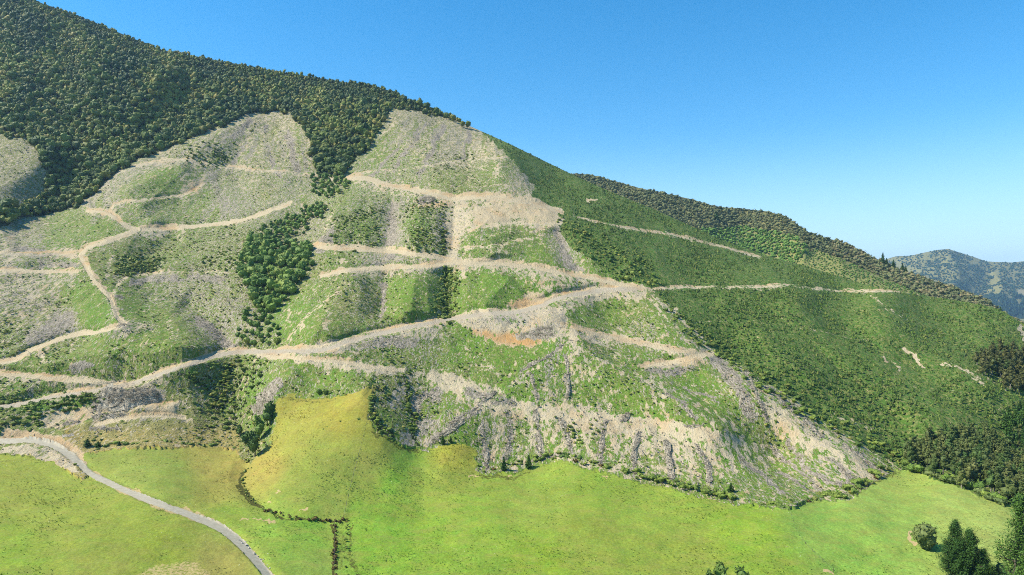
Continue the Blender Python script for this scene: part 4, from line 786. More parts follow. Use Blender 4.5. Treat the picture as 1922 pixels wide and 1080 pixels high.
def conifer(i, seed=300, whorls=9, H=3.2, per=7, nl=12, ls=.22, R0=1.0, gap=0.0, up=.05, core=True):
    """whorled pine: tufts of needle faces along every branch"""
    r = np.random.default_rng(seed+i); parts = []
    for k in range(whorls):
        t = k/(whorls-1); z = H*(.10+.84*t); L0 = R0*(1-t)**.75*(1 if t > .08 else .8)+.06
        for b in range(per):
            a = b*6.283/per+r.uniform(-.3, .3)+k*.7; L = L0*r.uniform(.65, 1.15)
            if r.random() < gap: continue
            m = max(2, int(nl*L/R0)+1); s = np.linspace(.15, 1, m); cx = np.cos(a)*L*s; cy = np.sin(a)*L*s; cz = z+L*(up*s+.16*s*s)
            c = np.stack([cx, cy, cz], -1); nn = np.tile([0, 0, 1.0], (m, 1)); parts.append(leaves(c, nn, m*5, ls*(.7+.5*(1-t)), r, .45))
    if core: v = crown(seed+i, 1, 4, .3, .1, 1)[0]*[.42*R0, .42*R0, H*.46]+[0, 0, H*.46]; v[:, :2] *= (1.15-v[:, 2:]/H); parts.append((v, ICO[1][1]))
    return join(parts)
L_native = lib('native_tree', 6, lambda i: broad(i, 2, 130, .24), lambda i: trunk(1.2, .10, i), M['beech_r'], M['bark'])
L_gully = lib('gully_tree', 6, lambda i: broad(i, 2, 170, .26, .95, 1.0, 140), lambda i: trunk(1.2, .10, i+9), M['gully_r'], M['bark'])
L_scrub = lib('shrub', 5, lambda i: broad(i, 2, 120, .28, .75, .45, 170), lambda i: trunk(.6, .09, i+19, 3), M['scrub_r'], M['bark'], 'foliage', 'stem')
L_olive = lib('shrub', 3, lambda i: broad(i, 2, 140, .28, .8, .5, 180), lambda i: trunk(.6, .09, i+29, 3), M['olive_r'], M['bark'], 'foliage', 'stem')
L_reed = lib('tussock', 3, lambda i: broad(i, 1, 120, .5, .8, .3, 190), None, M['red_r'], None, 'blades')
L_gum = lib('gum_tree', 6, lambda i: tall(i), lambda i: trunk(4.4, .16, i+39, 5, 5, .2, .5), M['euc_r'], M['pale_bark'])
L_brown = lib('brown_gum', 5, lambda i: tall(i, 260), lambda i: trunk(4.4, .16, i+49, 5, 5, .2, .5), M['brown_r'], M['pale_bark'])
L_dpine = lib('dark_pine', 4, lambda i: conifer(i, 300, 10, 3.4, 7, 7, .34), lambda i: trunk(3.2, .10, i+59, 0), M['dpine_r'], M['bark'])
L_poplar = lib('poplar', 3, lambda i: tall(i, 400, 700, 4.2, 1.05, .3), lambda i: trunk(3.6, .13, i+69, 5, 5, .25), M['poplar_r'], M['bark'])

# ------------------------------------------------------------------ native bush on the upper slope
rb = np.random.default_rng(21)
x = rb.uniform(-200, 905, 130000); y = rb.uniform(-190, 450, 130000)
ok = (zone_at(x, y) == 2) & (y > skyline(x)+1); x, y = x[ok], y[ok]
d = sample(D, x, y); k = rb.random(len(x)) < (d/1500)**2*1.6; x, y = x[k], y[k]
p = PN(x, y); rr = 1.9+3.2*rb.random(len(p))**1.7; rr *= np.clip((y-skyline(x))/40, .55, 1); keep = poisson(p, rr*1.32); p, rr, x, y = p[keep], rr[keep], x[keep], y[keep]
size_px = rr*FPX/p[:, 1]*np.where((x < 0) | (x > 1922) | (y < 0), .01, 1)
order = np.argsort(-size_px); near, rest = order[:290], order[290:]
for j in near:
    plant('native_tree', L_native[int(rb.integers(6))], p[j]-[0, 0, .5], rr[j]*1.12, rb.uniform(0, 6.28), 'dark rounded native tree along the lower edge of the bush on the upper slope', 'tree', 'native bush trees along the lower edge', rb.uniform(1.0, 1.45))
tw = fbm(x/60, y/45, 5, 3); tn = np.stack([np.clip(rb.uniform(0, 1, len(p))*.7+(tw-.5)*1.5+.1, 0, 1), np.clip(rb.uniform(0, 1, len(p))+(tw-.5)*.6, 0, 1), rb.uniform(0, 1, len(p))], -1)
tn[:, 0] = np.clip((tn[:, 0]-.5)*1.2+.5+(fbm(x/26, y/18, 66, 2)-.5)*1.2, 0, 1)
T2 = [broad(i, 2, 60, .30, .9, .9, 500) for i in range(8)]
scatter('native_bush_canopy', p[rest]-[0, 0, .6], T2, rr[rest]*1.12, rb, M['beech'], rb.uniform(.95, 1.5, len(rest)), tn[rest], 'dense dark green native bush covering the upper left slope', 'bush')
# ------------------------------------------------------------------ young plantation on the right hand slopes
x = rb.uniform(885, 2140, 150000); y = rb.uniform(230, 960, 150000)
ok = (zone_at(x, y) == 3) & (y > skyline(x)+.5) & (road_at(x, y) == 0); x, y = x[ok], y[ok]
ok = sample(T, x, y) < .42; x, y = x[ok], y[ok]; _q = PN(x, y); _f = (_q[:, 2]+1.6*fbm(_q[:, 0]/25, _q[:, 1]/25, 909, 2)*2)/3.6; ok = (_f-np.floor(_f) > .17) & (fbm(x/9, y/6, 910, 2) > .12); x, y = x[ok], y[ok]
d = sample(D, x, y); k = rb.random(len(x)) < (d/1000)**2; x, y = x[k], y[k]
p = PN(x, y); keep = poisson(p, 2.1); p, x, y = p[keep], x[keep], y[keep]
tw = fbm(x/50, y/30, 15, 3); tn = np.stack([np.clip(rb.uniform(0, 1, len(p))*.6+(tw-.5)*1.6+.2, 0, 1), rb.uniform(0, 1, len(p)), rb.uniform(0, 1, len(p))], -1)
def tuft(i, h=1.7, n=14, seed=600):
    r = np.random.default_rng(seed+i); parts = []
    v = np.array([[math.cos(a)*r.uniform(.75, 1.1), math.sin(a)*r.uniform(.75, 1.1), r.uniform(0, .35)] for a in np.arange(5)*1.2566]+[[r.normal(0, .12), r.normal(0, .12), h]]); f = np.array([[q, (q+1) % 5, 5] for q in range(5)])
    c = np.stack([r.normal(0, .45, n), r.normal(0, .45, n), r.uniform(.2, h*.8, n)], -1); parts = [(v*[.75, .75, 1], f), leaves(c, c*[1, 1, 0]+[0, 0, .5], n, .7, r)]; return join(parts)
T3 = [tuft(i) for i in range(8)]
print('young pines', len(p))
scatter('young_pine_plantation', p-[0, 0, .3], T3, rb.uniform(.9, 1.55, len(p)), rb, M['pine'], None, tn, 'young green pine trees planted closely over the right slopes', 'plantation')
# ------------------------------------------------------------------ regrowth tufts over the felled hill
x = rb.uniform(-100, 1700, 75000); y = rb.uniform(210, 960, 75000)
ok = (zone_at(x, y) == 1) & (y > skyline(x)+3) & (road_at(x, y) == 0); x, y = x[ok], y[ok]
b = sample(B, x, y); t = sample(T, x, y); w = (.16+1.5*b)*(1-np.clip(t, 0, .97)); d = sample(D, x, y); k = rb.random(len(x)) < w*(d/900)**2*2; x, y = x[k], y[k]
p = PN(x, y); tn = rb.uniform(0, 1, (len(p), 3)); sc_ = rb.uniform(.35, 1.0, len(p))*(1+1.1*sample(B, x, y)); print('tufts', len(p))
T4 = [broad(i, 1, 14, .5, .7, .35, 700) for i in range(6)]
scatter('regrowth_scrub', p-[0, 0, .1], T4, sc_, rb, M['scrub'], None, tn, 'low green and yellowish scrub sprouting among the felled stumps', 'scrub')
# ------------------------------------------------------------------ felled branches and logs
def sticks(pts, rng, lo, hi, r0, r1, tilt, along=None, spread=3.2):
    n = len(pts); L = rng.uniform(lo, hi, n)*np.where(rng.random(n) < .12, 1.8, 1); a = rng.uniform(0, 6.283, n) if along is None else along+rng.normal(0, spread, n)
    el = rng.normal(0, tilt, n); dv = np.stack([np.cos(a)*np.cos(el), np.sin(a)*np.cos(el), np.sin(el)], -1); rad = rng.uniform(r0, r1, n)
    u = np.cross(dv, [0, 0, 1.0]); u /= np.linalg.norm(u, axis=1)[:, None]+1e-9; w = np.cross(u, dv); V_ = []
    for e in (-.5, .5):
        for t in (0, 2.094, 4.189): V_.append(pts+dv*(L*e)[:, None]+(u*math.cos(t)+w*math.sin(t))*(rad*(1 if e < 0 else .55))[:, None])
    v = np.stack(V_, 1).reshape(-1, 3); f = np.array([[0, 1, 4], [0, 4, 3], [1, 2, 5], [1, 5, 4], [2, 0, 3], [2, 3, 5]]); return v, (f[None]+(np.arange(n)*6)[:, None, None]).reshape(-1, 3)
def slopeangle(x, y):
    a = PN(x, y); b = PN(x, np.asarray(y)+4); d = a-b; return np.arctan2(d[:, 1], d[:, 0]), np.arctan2(d[:, 2], np.hypot(d[:, 0], d[:, 1]))
x = rb.uniform(-100, 1700, 260000); y = rb.uniform(210, 960, 260000)
ok = (zone_at(x, y) == 1) & (y > skyline(x)+3) & (road_at(x, y) == 0); x, y = x[ok], y[ok]
s = sample(S, x, y); d = sample(D, x, y); k = rb.random(len(x)) < (s**1.3)*(d/1000)**2*1.1; x, y = x[k], y[k]
p = PN(x, y); print('sticks', len(p)); el = slopeangle(x, y)[1]
v, f = sticks(p+[0, 0, .25], rb, 1.2, 4.6, .08, .23, .25); tnt = np.repeat(rb.uniform(0, 1, (len(p), 3)), 6, 0)
tag(mesh_np('slash_debris', v, f, M['wood'], {'tint': tnt}), 'grey branches and logs left lying over the felled slopes', 'slash', None, 'stuff')
# stumps
x = rb.uniform(0, 1680, 9000); y = rb.uniform(230, 940, 9000); ok = (zone_at(x, y) == 1) & (y > skyline(x)+3) & (road_at(x, y) == 0) & (y > 520); x, y = x[ok], y[ok]; d = sample(D, x, y); k = rb.random(len(x)) < (d/700)**2; x, y = x[k], y[k]; p = PN(x, y)
tv, tf = tube([0, 0, -.3], [0, 0, .7], 1, .85, 6)
scatter('tree_stumps', p, [(tv, tf)], rb.uniform(.3, .5, len(p)), rb, M['wood'], rb.uniform(1, 2, len(p)), np.c_[rb.uniform(0, .6, len(p)), rb.uniform(.6, 1, len(p)), rb.uniform(0, 1, len(p))], 'cut grey stumps dotted over the felled lower faces', 'stumps')

# tussocks and clover heads that roughen the pasture
x = rb.uniform(-20, 1940, 70000); y = rb.uniform(730, 1090, 70000); ok = (zone_at(x, y) == 0) & (road_at(x, y) == 0); x, y = x[ok], y[ok]; d = sample(D, x, y); k = rb.random(len(x)) < (d/400)**2*np.clip(2.6*fbm(x/34, y/20, 808, 3)-.95, .03, 1); x, y = x[k], y[k]; p = PN(x, y)
pc = sample(pastc, x, y); M['tuss'], nt_, pp_ = mat_new('pasture_tussock'); a_ = N(nt_).attr('tint'); nt_.links.new(a_.outputs['Color'], pp_.inputs['Base Color'])
rr_ = np.random.default_rng(5); T7 = [leaves(rr_.normal(0, .25, (6, 3))*[1, 1, .3]+[0, 0, .3], np.tile([0, 0, 1.], (6, 1)), 9, .8, rr_) for _ in range(6)]
scatter('grass_tussocks', p, T7, rb.uniform(.22, .5, len(p)), rb, M['tuss'], None, np.clip(pc*(rb.uniform(.85, 1.5, (len(p), 1))+np.where(rb.random((len(p), 1)) > .96, .8, 0)*np.array([1., .9, 2.])), .01, .8), 'short tufts of pasture grass and clover', 'grass')
# ------------------------------------------------------------------ windrows and piles of slash, each a thing
def windrow(pts, wd, hgt, label, dens=1.0, cat='slash row', name='slash_row', group='rows of slash pushed down the felled face', seed=0, dark=0):
    r = np.random.default_rng(seed+int(pts[0][0]*7+pts[0][1])); pl = smooth_line(pts, 3); q = PN([a[0] for a in pl], [a[1] for a in pl])
    dirs = np.gradient(q, axis=0); L = np.linalg.norm(dirs, axis=1); side = np.cross(dirs, [0, 0, 1.0]); side /= np.linalg.norm(side, axis=1)[:, None]+1e-9
    n = len(q); endf = np.clip(np.minimum(np.arange(n), n-1-np.arange(n))/max(2, n*.12), 0, 1)**.5*.8+.2; wv = wd*endf*(.55+.9*vn(np.arange(n)/3.0, np.zeros(n), 9)); hv = hgt*endf*(.6+.7*vn(np.arange(n)/2.3, np.ones(n)*5, 10))
    m = 7; u = np.linspace(-1, 1, m); V_ = q[:, None]+side[:, None]*(u[None, :, None]*wv[:, None, None]); V_[..., 2] += hv[:, None]*(1-u[None]**2)*.30-.22+r.normal(0, .16, (n, m))
    xa = np.array([a[0] for a in pl]); ya = np.array([a[1] for a in pl]); e1 = PN(xa+5, ya)-PN(xa-5, ya); e2 = PN(xa, ya-5)-PN(xa, ya+5); nrm = np.cross(e1, e2); nrm /= nrm[:, 2:]; slp = np.clip(-(nrm[:, 0]*side[:, 0]+nrm[:, 1]*side[:, 1]), -1.2, 1.2)
    V_[..., 2] += slp[:, None]*u[None]*wv[:, None]; V_ = V_.reshape(-1, 3)
    i = np.arange(n*m).reshape(n, m); a_, b_, c_, d_ = i[:-1, :-1].ravel(), i[:-1, 1:].ravel(), i[1:, 1:].ravel(), i[1:, :-1].ravel(); F_ = np.r_[np.c_[a_, b_, c_], np.c_[a_, c_, d_]]
    k = int(L.sum()*wd*3.2*dens)+20; j = r.integers(0, n, k); uu = r.normal(0, .75, k); c = q[j]+side[j]*(uu*wv[j])[:, None]+dirs[j]*r.uniform(-.5, .5, k)[:, None]; c[:, 2] += hv[j]*(1-np.clip(np.abs(uu), 0, 1)**2)*r.uniform(.3, 1.0, k)+slp[j]*uu*wv[j]
    sv, sf = sticks(c, r, .7, 3.0, .05, .14, .35, np.arctan2(dirs[j, 1], dirs[j, 0]), .9)
    o = q.mean(0); v, f = join([(V_, F_), (sv, sf)]); tn = np.concatenate([np.c_[r.uniform(.2, .8, len(V_)), r.uniform(.4, .95, len(V_)), np.zeros(len(V_))], np.repeat(np.c_[np.clip(r.uniform(0, 1, k)-dark, 0, 1), r.uniform(0, 1, (k, 2))], 6, 0)])
    ob = mesh_np(name, v-o, f, M['wood'], {'tint': tn}); ob.location = o; tag(ob, label, cat, group); return ob
for i, (pts, w, lb) in enumerate(WR): windrow(pts, w*.68, .8, lb)
for pts, w, h, lb, nm in PL: windrow(pts, w, h*.8, lb, 2.0, 'log heap', nm, None, 3)
# loose single logs
for i, (a, b, lb) in enumerate([((243,768),(254,771),'white log lying at the right foot of the big heap'),((218,800),(227,811),'white log lying on slash under the lower small bench'),((1093,601),(1098,607),'pale log on the green slope right of the landing'),((1450,888),(1452,918),'pale standing dead stem beside the diagonal slash row')]):
    pa, pb = P(*a, .6), P(*b, .6)
    if 'standing' in lb: pa = P(1441, 916, -.3); pb = pa+Vector((-.5, .3, 8.5))
    v, f = tube(pa, pb, .38, .22, 8); c = v.mean(0); v2, f2 = tube(np.array(pa)*.5+np.array(pb)*.5, np.array(pa)*.5+np.array(pb)*.5+[1.0, -.3, 1.1], .12, .05, 5); v, f = join([(v, f), (v2, f2)])
    o = mesh_np('log' if i < 3 else 'dead_stem', v-c, f, M['pale_bark']); o.location = c; tag(o, lb, 'log' if i < 3 else 'dead tree')

# ------------------------------------------------------------------ groups of single trees and shrubs
def grove(kind, L, poly, spacing, r0, r1, label, cat, group, n=4000, zs=(.9, 1.2), leafname='crown', barkname='trunk', seed=1, mx=290, z0=-.3):
    r = np.random.default_rng(seed); x, y = cand(poly, n, r); ok = road_at(x, y) == 0; x, y = x[ok], y[ok]; p = PN(x, y); k = poisson(p, spacing)[:mx]; p = p[k]
    if cat == 'shrub': r0, r1 = r0*.7, r1*.9
    for q in p: plant(kind, L[int(r.integers(len(L)))], q+[0, 0, z0], r.uniform(r0, r1), r.uniform(0, 6.28), label, cat, group, r.uniform(*zs), leafname, barkname)
    return len(p)
nn = []
nn.append(grove('gully_tree', L_gully, [(470,455),(500,460),(560,462),(585,480),(575,500),(545,540),(515,575),(500,590),(480,560),(465,520),(452,500)], 5.0, 1.6, 4.8, 'rounded bright green tree packed into the central gully', 'tree', 'trees in the central gully', seed=2))
nn.append(grove('gully_tree', L_gully, [(478,446),(500,436),(560,408),(600,388),(608,394),(565,424),(530,446),(495,458)], 4.4, 1.6, 2.8, 'green gully tree in the strip climbing above the central gully', 'tree', 'trees in the strip above the central gully', seed=3))
nn.append(grove('gully_tree', L_gully, [(600,340),(625,334),(645,340),(620,362),(600,368)], 6.5, 1.8, 3.0, 'green tree just below the tip of the bush tongue', 'tree', 'small clump below the bush tongue', seed=4))
nn.append(grove('native_tree', L_native, [(565,235),(600,245),(660,300),(640,322),(605,322),(595,295)], 8, 3.5, 5.5, 'tree in the bush tongue between the two bare lobes', 'tree', 'trees of the bush tongue', seed=5, mx=40))
nn.append(grove('gully_tree', L_gully, [(478,585),(500,600),(508,635),(480,650),(455,645),(462,615)], 6.5, 1.5, 2.8, 'small green tree in the narrow gully above the main road', 'tree', 'trees just above the main road gully', seed=6))
nn.append(grove('shrub', L_scrub, [(400,470),(460,480),(460,505),(420,500),(395,490)], 5.0, 1.0, 2.2, 'dark shrub left of the central gully trees', 'shrub', 'shrubs left of the central gully', seed=7, leafname='foliage', barkname='stem'))
nn.append(grove('shrub', L_scrub, [(640,410),(700,395),(715,430),(712,462),(650,462),(625,450)], 4.4, 1.0, 2.4, 'green shrub on the steep spur right of the strip of gully trees', 'shrub', 'shrubs on the spur right of the gully', seed=8, leafname='foliage', barkname='stem'))
nn.append(grove('shrub', L_scrub, [(770,390),(840,385),(832,470),(780,472),(765,440)], 5.0, .9, 2.2, 'shrub on the steep face between the two pale chutes', 'shrub', 'shrubs between the two chutes', seed=9, leafname='foliage', barkname='stem'))
nn.append(grove('shrub', L_scrub, [(828,512),(848,512),(846,600),(830,600)], 2.6, 1.2, 2.2, 'dark shrub in the narrow gully line above the main road', 'shrub', 'shrub line above the main road', seed=10, leafname='foliage', barkname='stem'))
nn.append(grove('shrub', L_gully, [(1052,415),(1085,420),(1130,450),(1200,490),(1235,535),(1190,530),(1120,500),(1085,465)], 4.4, 1.2, 2.5, 'tall shrub of the dark band where the plantation meets the felled hill', 'shrub', 'shrub band between plantation and felled hill', seed=11, leafname='foliage', barkname='stem'))
nn.append(grove('shrub', L_scrub, [(1240,560),(1300,610),(1420,690),(1560,780),(1680,850),(1690,872),(1600,835),(1500,775),(1400,712),(1300,640)], 4.6, 1.0, 2.4, 'shrub along the edge between the plantation and the pale felled spur', 'shrub', 'shrubs along the plantation edge', seed=12, leafname='foliage', barkname='stem', mx=230))
nn.append(grove('shrub', L_scrub, [(340,700),(400,690),(470,680),(490,700),(450,740),(430,800),(400,780),(360,745)], 5.2, .9, 2.0, 'dark shrub in the scrubby hollow under the main road', 'shrub', 'shrubs in the hollow under the main road', seed=13, leafname='foliage', barkname='stem'))
nn.append(grove('shrub', L_scrub, [(225,490),(300,492),(305,505),(230,508)], 3.2, 1.4, 2.2, 'dark shrub in the shaded hollow right of the left ridge road', 'shrub', 'shrubs in the shaded hollow', seed=14, leafname='foliage', barkname='stem'))
nn.append(grove('shrub', L_scrub, [(356,285),(372,280),(430,275),(436,290),(405,304),(360,300)], 6.5, 1.6, 2.8, 'shrub in the small clump on the bare upper left lobe', 'shrub', 'small clump on the bare upper left lobe', seed=15, leafname='foliage', barkname='stem'))
nn.append(grove('shrub', L_scrub, [(855,290),(940,290),(935,300),(850,302)], 5, 1.2, 2.2, 'dark shrub on the rocky cut under the right bare lobe', 'shrub', 'shrubs on the rocky cut', seed=16, leafname='foliage', barkname='stem', mx=14))
nn.append(grove('shrub', L_scrub, [(692,745),(702,760),(700,800),(730,828),(715,822),(690,795)], 4.0, .7, 1.5, 'shrub along the fence right of the golden spur', 'shrub', 'shrubs right of the golden spur', seed=17, leafname='foliage', barkname='stem'))
nn.append(grove('shrub', L_scrub, [(0,755),(80,752),(190,738),(185,752),(110,765),(80,785),(40,795),(0,775)], 2.6, 1.0, 2.0, 'dense green shrub on the fill slope left of the big log heap', 'shrub', 'shrubs on the fill slope', seed=18, leafname='foliage', barkname='stem', mx=90))
nn.append(grove('shrub', L_scrub, [(1090,800),(1130,800),(1115,830),(1075,835),(1068,808)], 3.0, .9, 1.7, 'dark green shrub in the patch between two slash rows', 'shrub', 'bush patch between two slash rows', seed=19, leafname='foliage', barkname='stem', mx=20))
nn.append(grove('gum_tree', L_gum, [(1706,850),(1740,846),(1800,835),(1860,848),(1922,840),(1960,880),(1960,972),(1900,948),(1850,925),(1800,904),(1750,884),(1712,870)], 4.3, 2.3, 3.1, 'tall olive brown gum in the dense stand above the right paddock', 'tree', 'stand of olive brown gums', seed=20, zs=(.85, 1.1)))
nn.append(grove('brown_gum', L_brown, [(1838,675),(1880,672),(1922,670),(1960,680),(1960,740),(1905,740),(1890,722),(1850,700)], 4.6, 2.2, 3.0, 'reddish brown tree in the isolated stand on the right edge of the plantation', 'tree', 'isolated reddish brown stand', seed=21, zs=(.7, .95), mx=110))
nn.append(grove('dark_pine', L_dpine, [(1885,850),(1905,800),(1930,780),(1960,790),(1960,880),(1900,870)], 5.0, 2.8, 3.8, 'dark conifer at the right edge above the gum stand', 'tree', 'dark conifers above the gum stand', seed=22, zs=(1.1, 1.4), mx=50))
print('groves', nn, sum(nn))
# hedge along the foot of the felled hill
HEDGE = [(925,888),(985,872),(1035,862),(1060,862),(1130,880),(1250,908),(1370,938),(1440,950),(1478,953),(1540,936),(1590,932),(1640,902),(1684,878)]
hp = smooth_line(HEDGE, 4); r = np.random.default_rng(31); c = 0
for i in range(0, len(hp)):
    for q in range(2):
        if r.random() < .62: continue
        x_, y_ = hp[i][0]+r.uniform(-3, 3), hp[i][1]-r.uniform(-1, 9); low = x_ < 1000 or r.random() < .15
        plant('hedge_shrub', (L_reed if low else L_scrub)[int(r.integers(3))], P(x_, y_, -.15), r.uniform(.8, 1.9) if not low else r.uniform(.7, 1.4), r.uniform(0, 6.28),
              'low brown tussock shrub in the rough hedge strip at the pasture top' if low else 'green shrub in the hedge strip between the pasture and the felled face', 'shrub', 'brown tussocks of the hedge strip' if low else 'hedge strip shrubs', r.uniform(.8, 1.2), 'foliage', 'stem'); c += 1
for (x_, y_, w, h, lb) in [(946,886,1.9,2.2,'dark pointed young conifer in the hedge, left of the pair'),(992,880,2.0,1.9,'dark pointed young conifer in the hedge, right of the pair'),(1372,925,1.7,1.5,'single pointed dark conifer in the hedge above bare clay patches'),(831,834,1.5,1.8,'dark young conifer on the knoll left of the felled face'),(846,831,1.2,1.6,'second slim young conifer on the knoll'),(164,838,2.2,1.0,'dark bushy conifer by the road bend, left one of the clump'),(184,839,2.0,.8,'low dark conifer right of the bushy one by the road bend'),(224,838,1.4,1.1,'small lone conifer in the rough grass right of the clump')]:
    plant('young_conifer', L_dpine[int(r.integers(4))], P(x_, y_, -.2), w, r.uniform(0, 6), lb, 'tree', None, h*.62)
for i, (x_, y_, s_) in enumerate([(1480,944,2.0),(1590,918,2.4),(1606,908,2.6),(1640,890,2.8),(1570,930,1.8),(1700,874,3.0),(1654,880,2.2),(1620,905,1.8)]):
    plant('corner_shrub', L_scrub[i % 5], P(x_, y_, -.2), s_, i, 'dark green rounded shrub near the right corner where hedge and paddock meet', 'shrub', 'rounded shrubs near the right corner', 1, 'foliage', 'stem')
hp = smooth_line([(1712,884),(1740,890),(1780,905),(1820,920),(1850,933),(1885,948)], 5)
for i, (x_, y_) in enumerate(hp):
    plant('border_shrub', (L_olive if i % 3 else L_gully)[i % 3], P(x_+r.uniform(-3, 3), y_-r.uniform(-2, 6), -.2), r.uniform(1.6, 2.8), i, 'light green shrub along the foot of the gum stand', 'shrub', 'shrubs along the foot of the gum stand', .9, 'foliage', 'stem')
# shrub line on the small bank above the left paddock, along the creek and the ditch
def line_of(kind, L, pts, step, r0, r1, label, group, jx=3, jy=3, prob=.8, cat='shrub', seed=5):
    r = np.random.default_rng(seed)
    for x_, y_ in smooth_line(pts, step):
        if r.random() < prob: plant(kind, L[int(r.integers(len(L)))], P(x_+r.uniform(-jx, jx), y_+r.uniform(-jy, jy), -.1), r.uniform(r0, r1), r.uniform(0, 6), label, cat, group, r.uniform(.7, 1.1), 'foliage', 'stem')
line_of('bank_shrub', L_scrub, [(190,838),(260,832),(310,830),(360,836),(410,838),(450,845)], 7, .6, 1.6, 'low dark shrub on the bank above the left paddock', 'shrubs on the bank above the left paddock', seed=41)
line_of('creek_shrub', L_olive, [(470,878),(455,900),(465,930),(490,950),(520,968)], 5, .4, 1.0, 'low grey green bush along the creek left of the golden spur', 'bushes along the creek', seed=42)
line_of('creek_shrub', L_reed, [(500,958),(560,972),(620,976),(655,978)], 6, .4, .9, 'brown tussock along the creek below the golden spur', 'tussocks below the golden spur', cat='tussock', seed=43)
line_of('ditch_tussock', L_reed, [(628,985),(629,1020),(628,1060),(628,1080)], 4, .4, .9, 'russet tussock on the left bank of the straight ditch', 'russet tussocks by the ditch', 3, 2, .9, 'tussock', 44)
line_of('ditch_shrub', L_olive, [(650,985),(652,1010),(645,1045),(650,1078)], 7, .4, .8, 'grey green bush in the ditch at the foot of the photo', 'bushes in the ditch', 4, 3, .8, seed=45)
line_of('gully_bush', L_gully, [(600,740),(610,741),(618,742)], 6, 1.3, 2.0, 'bright green bush on the grass edge above the golden paddock', 'bushes above the golden paddock', 2, 2, 1, seed=46)
line_of('slope_bush', L_scrub, [(640,797),(620,800),(600,806),(580,780)], 9, .4, .8, 'tiny dark bush dotted on the golden paddock', 'tiny bushes on the golden paddock', 8, 6, .8, seed=47)
# poplars and willows at the gully mouth
for i, (x_, y_, w, z_, lb) in enumerate([(478,858,3.6,1.05,'lowest and nearest of the green poplars at the gully mouth'),(486,826,3.3,1.1,'tall dense poplar second up from the pasture at the gully mouth'),(502,798,3.0,1.05,'upper poplar standing against the golden paddock'),(506,780,2.5,.9,'topmost small poplar at the gully mouth'),(462,838,2.7,.85,'shorter poplar at the left side of the gully mouth clump'),(450,818,2.3,.75,'smallest rounded poplar on the left flank of the clump')]):
    plant('poplar', L_poplar[i % 3], P(x_, y_, -.3), w, i*1.3, lb, 'tree', None, z_)
# ridge top trees
for x_, y_, w in [(878,240,4.2),(868,238,3.6),(851,228,4.0),(838,222,3.5),(820,214,4),(802,206,4.5),(788,200,4.5)]:
    plant('native_tree', L_native[int(w*10) % 6], P(x_, y_+2, 0), w, w, 'native tree outlined against the sky where the bush meets the ridge', 'tree', 'bush trees on the ridge skyline', 1.5)

SHRUBS.sort(key=lambda a: -a[3]/a[2][1])
gu = [a for a in SHRUBS if a[0] == 'gully_tree']; SHRUBS = [a for a in SHRUBS if a[0] != 'gully_tree']
for a in SHRUBS[:285]+gu[:285]: plant(*a, now=True)
if gu[285:]: scatter('gully_trees', np.array([a[2] for a in gu[285:]]), [broad(i, 2, 100, .28, .95, 1.0, 975) for i in range(5)], np.array([a[3] for a in gu[285:]]), rb, leaf_mat('gully_leaf_mass', alb(74, 106, 36), alb(118, 150, 54), alb(128, 156, 60)), None, None, 'smaller green trees filling the gullies of the felled hill', 'trees')
ra = SHRUBS[285:]
scatter('scrub_patches', np.array([a[2] for a in ra]), [broad(i, 1, 50, .38, .75, .45, 970) for i in range(6)], np.array([a[3] for a in ra]), rb, M['scrub'], None, None, 'low scattered scrub in the hollows and along the edges of the felled hill', 'scrub')
# ------------------------------------------------------------------ second ridge vegetation and its lone conifers
x = rb.uniform(1040, 2100, 60000); y = rb.uniform(320, 640, 60000); s2 = np.interp(x, [p_[0] for p_ in SK2], [p_[1] for p_ in SK2]); ok = (y > s2+1) & (y < skyline(x)+12); x, y = x[ok], y[ok]
plm = (x > 1488) & (x < 1760) & (y > np.interp(x, [1488,1530,1600,1700,1760], [496,466,494,540,570])); p = at2(x, y); rr = np.where(plm, rb.uniform(1.2, 1.8, len(p)), rb.uniform(2.0, 4.2, len(p)))
k = poisson(p, np.where(plm, 3.4, rr*1.35)); p, rr, x, y, plm = p[k], rr[k], x[k], y[k], plm[k]
g = (np.clip((y-np.interp(x, [1300,1400,1500,1530], [425,420,440,470]))/14, 0, 1)*(x < 1520)*(x > 1240)); br = (x > 1560)*.4
tn = np.stack([np.clip(rb.uniform(.2, 1, len(p))+g*.3, 0, 1), np.clip(rb.uniform(0, 1, len(p))*.9+br*.6, 0, 1), rb.uniform(0, 1, len(p))], -1)
M['beech2'] = leaf_mat('second_ridge_leaf', alb(86, 100, 58), alb(138, 142, 88), alb(158, 146, 100)); M['green2'] = leaf_mat('second_ridge_green_leaf', alb(76, 116, 42), alb(120, 156, 62))
T5 = [broad(i, 1, 16, .5, .85, .6, 800) for i in range(6)]
isg = (g > .5) | plm
scatter('ridge_bush_canopy', p[~isg]-[0, 0, .5], T5, rr[~isg]*1.1, rb, M['beech2'], None, tn[~isg], 'olive brown bush covering the second ridge', 'bush')
scatter('ridge_green_bush', p[isg]-[0, 0, .5], T5, rr[isg]*1.1, rb, M['green2'], None, tn[isg], 'brighter green bush and young pines on the lower second ridge', 'bush')
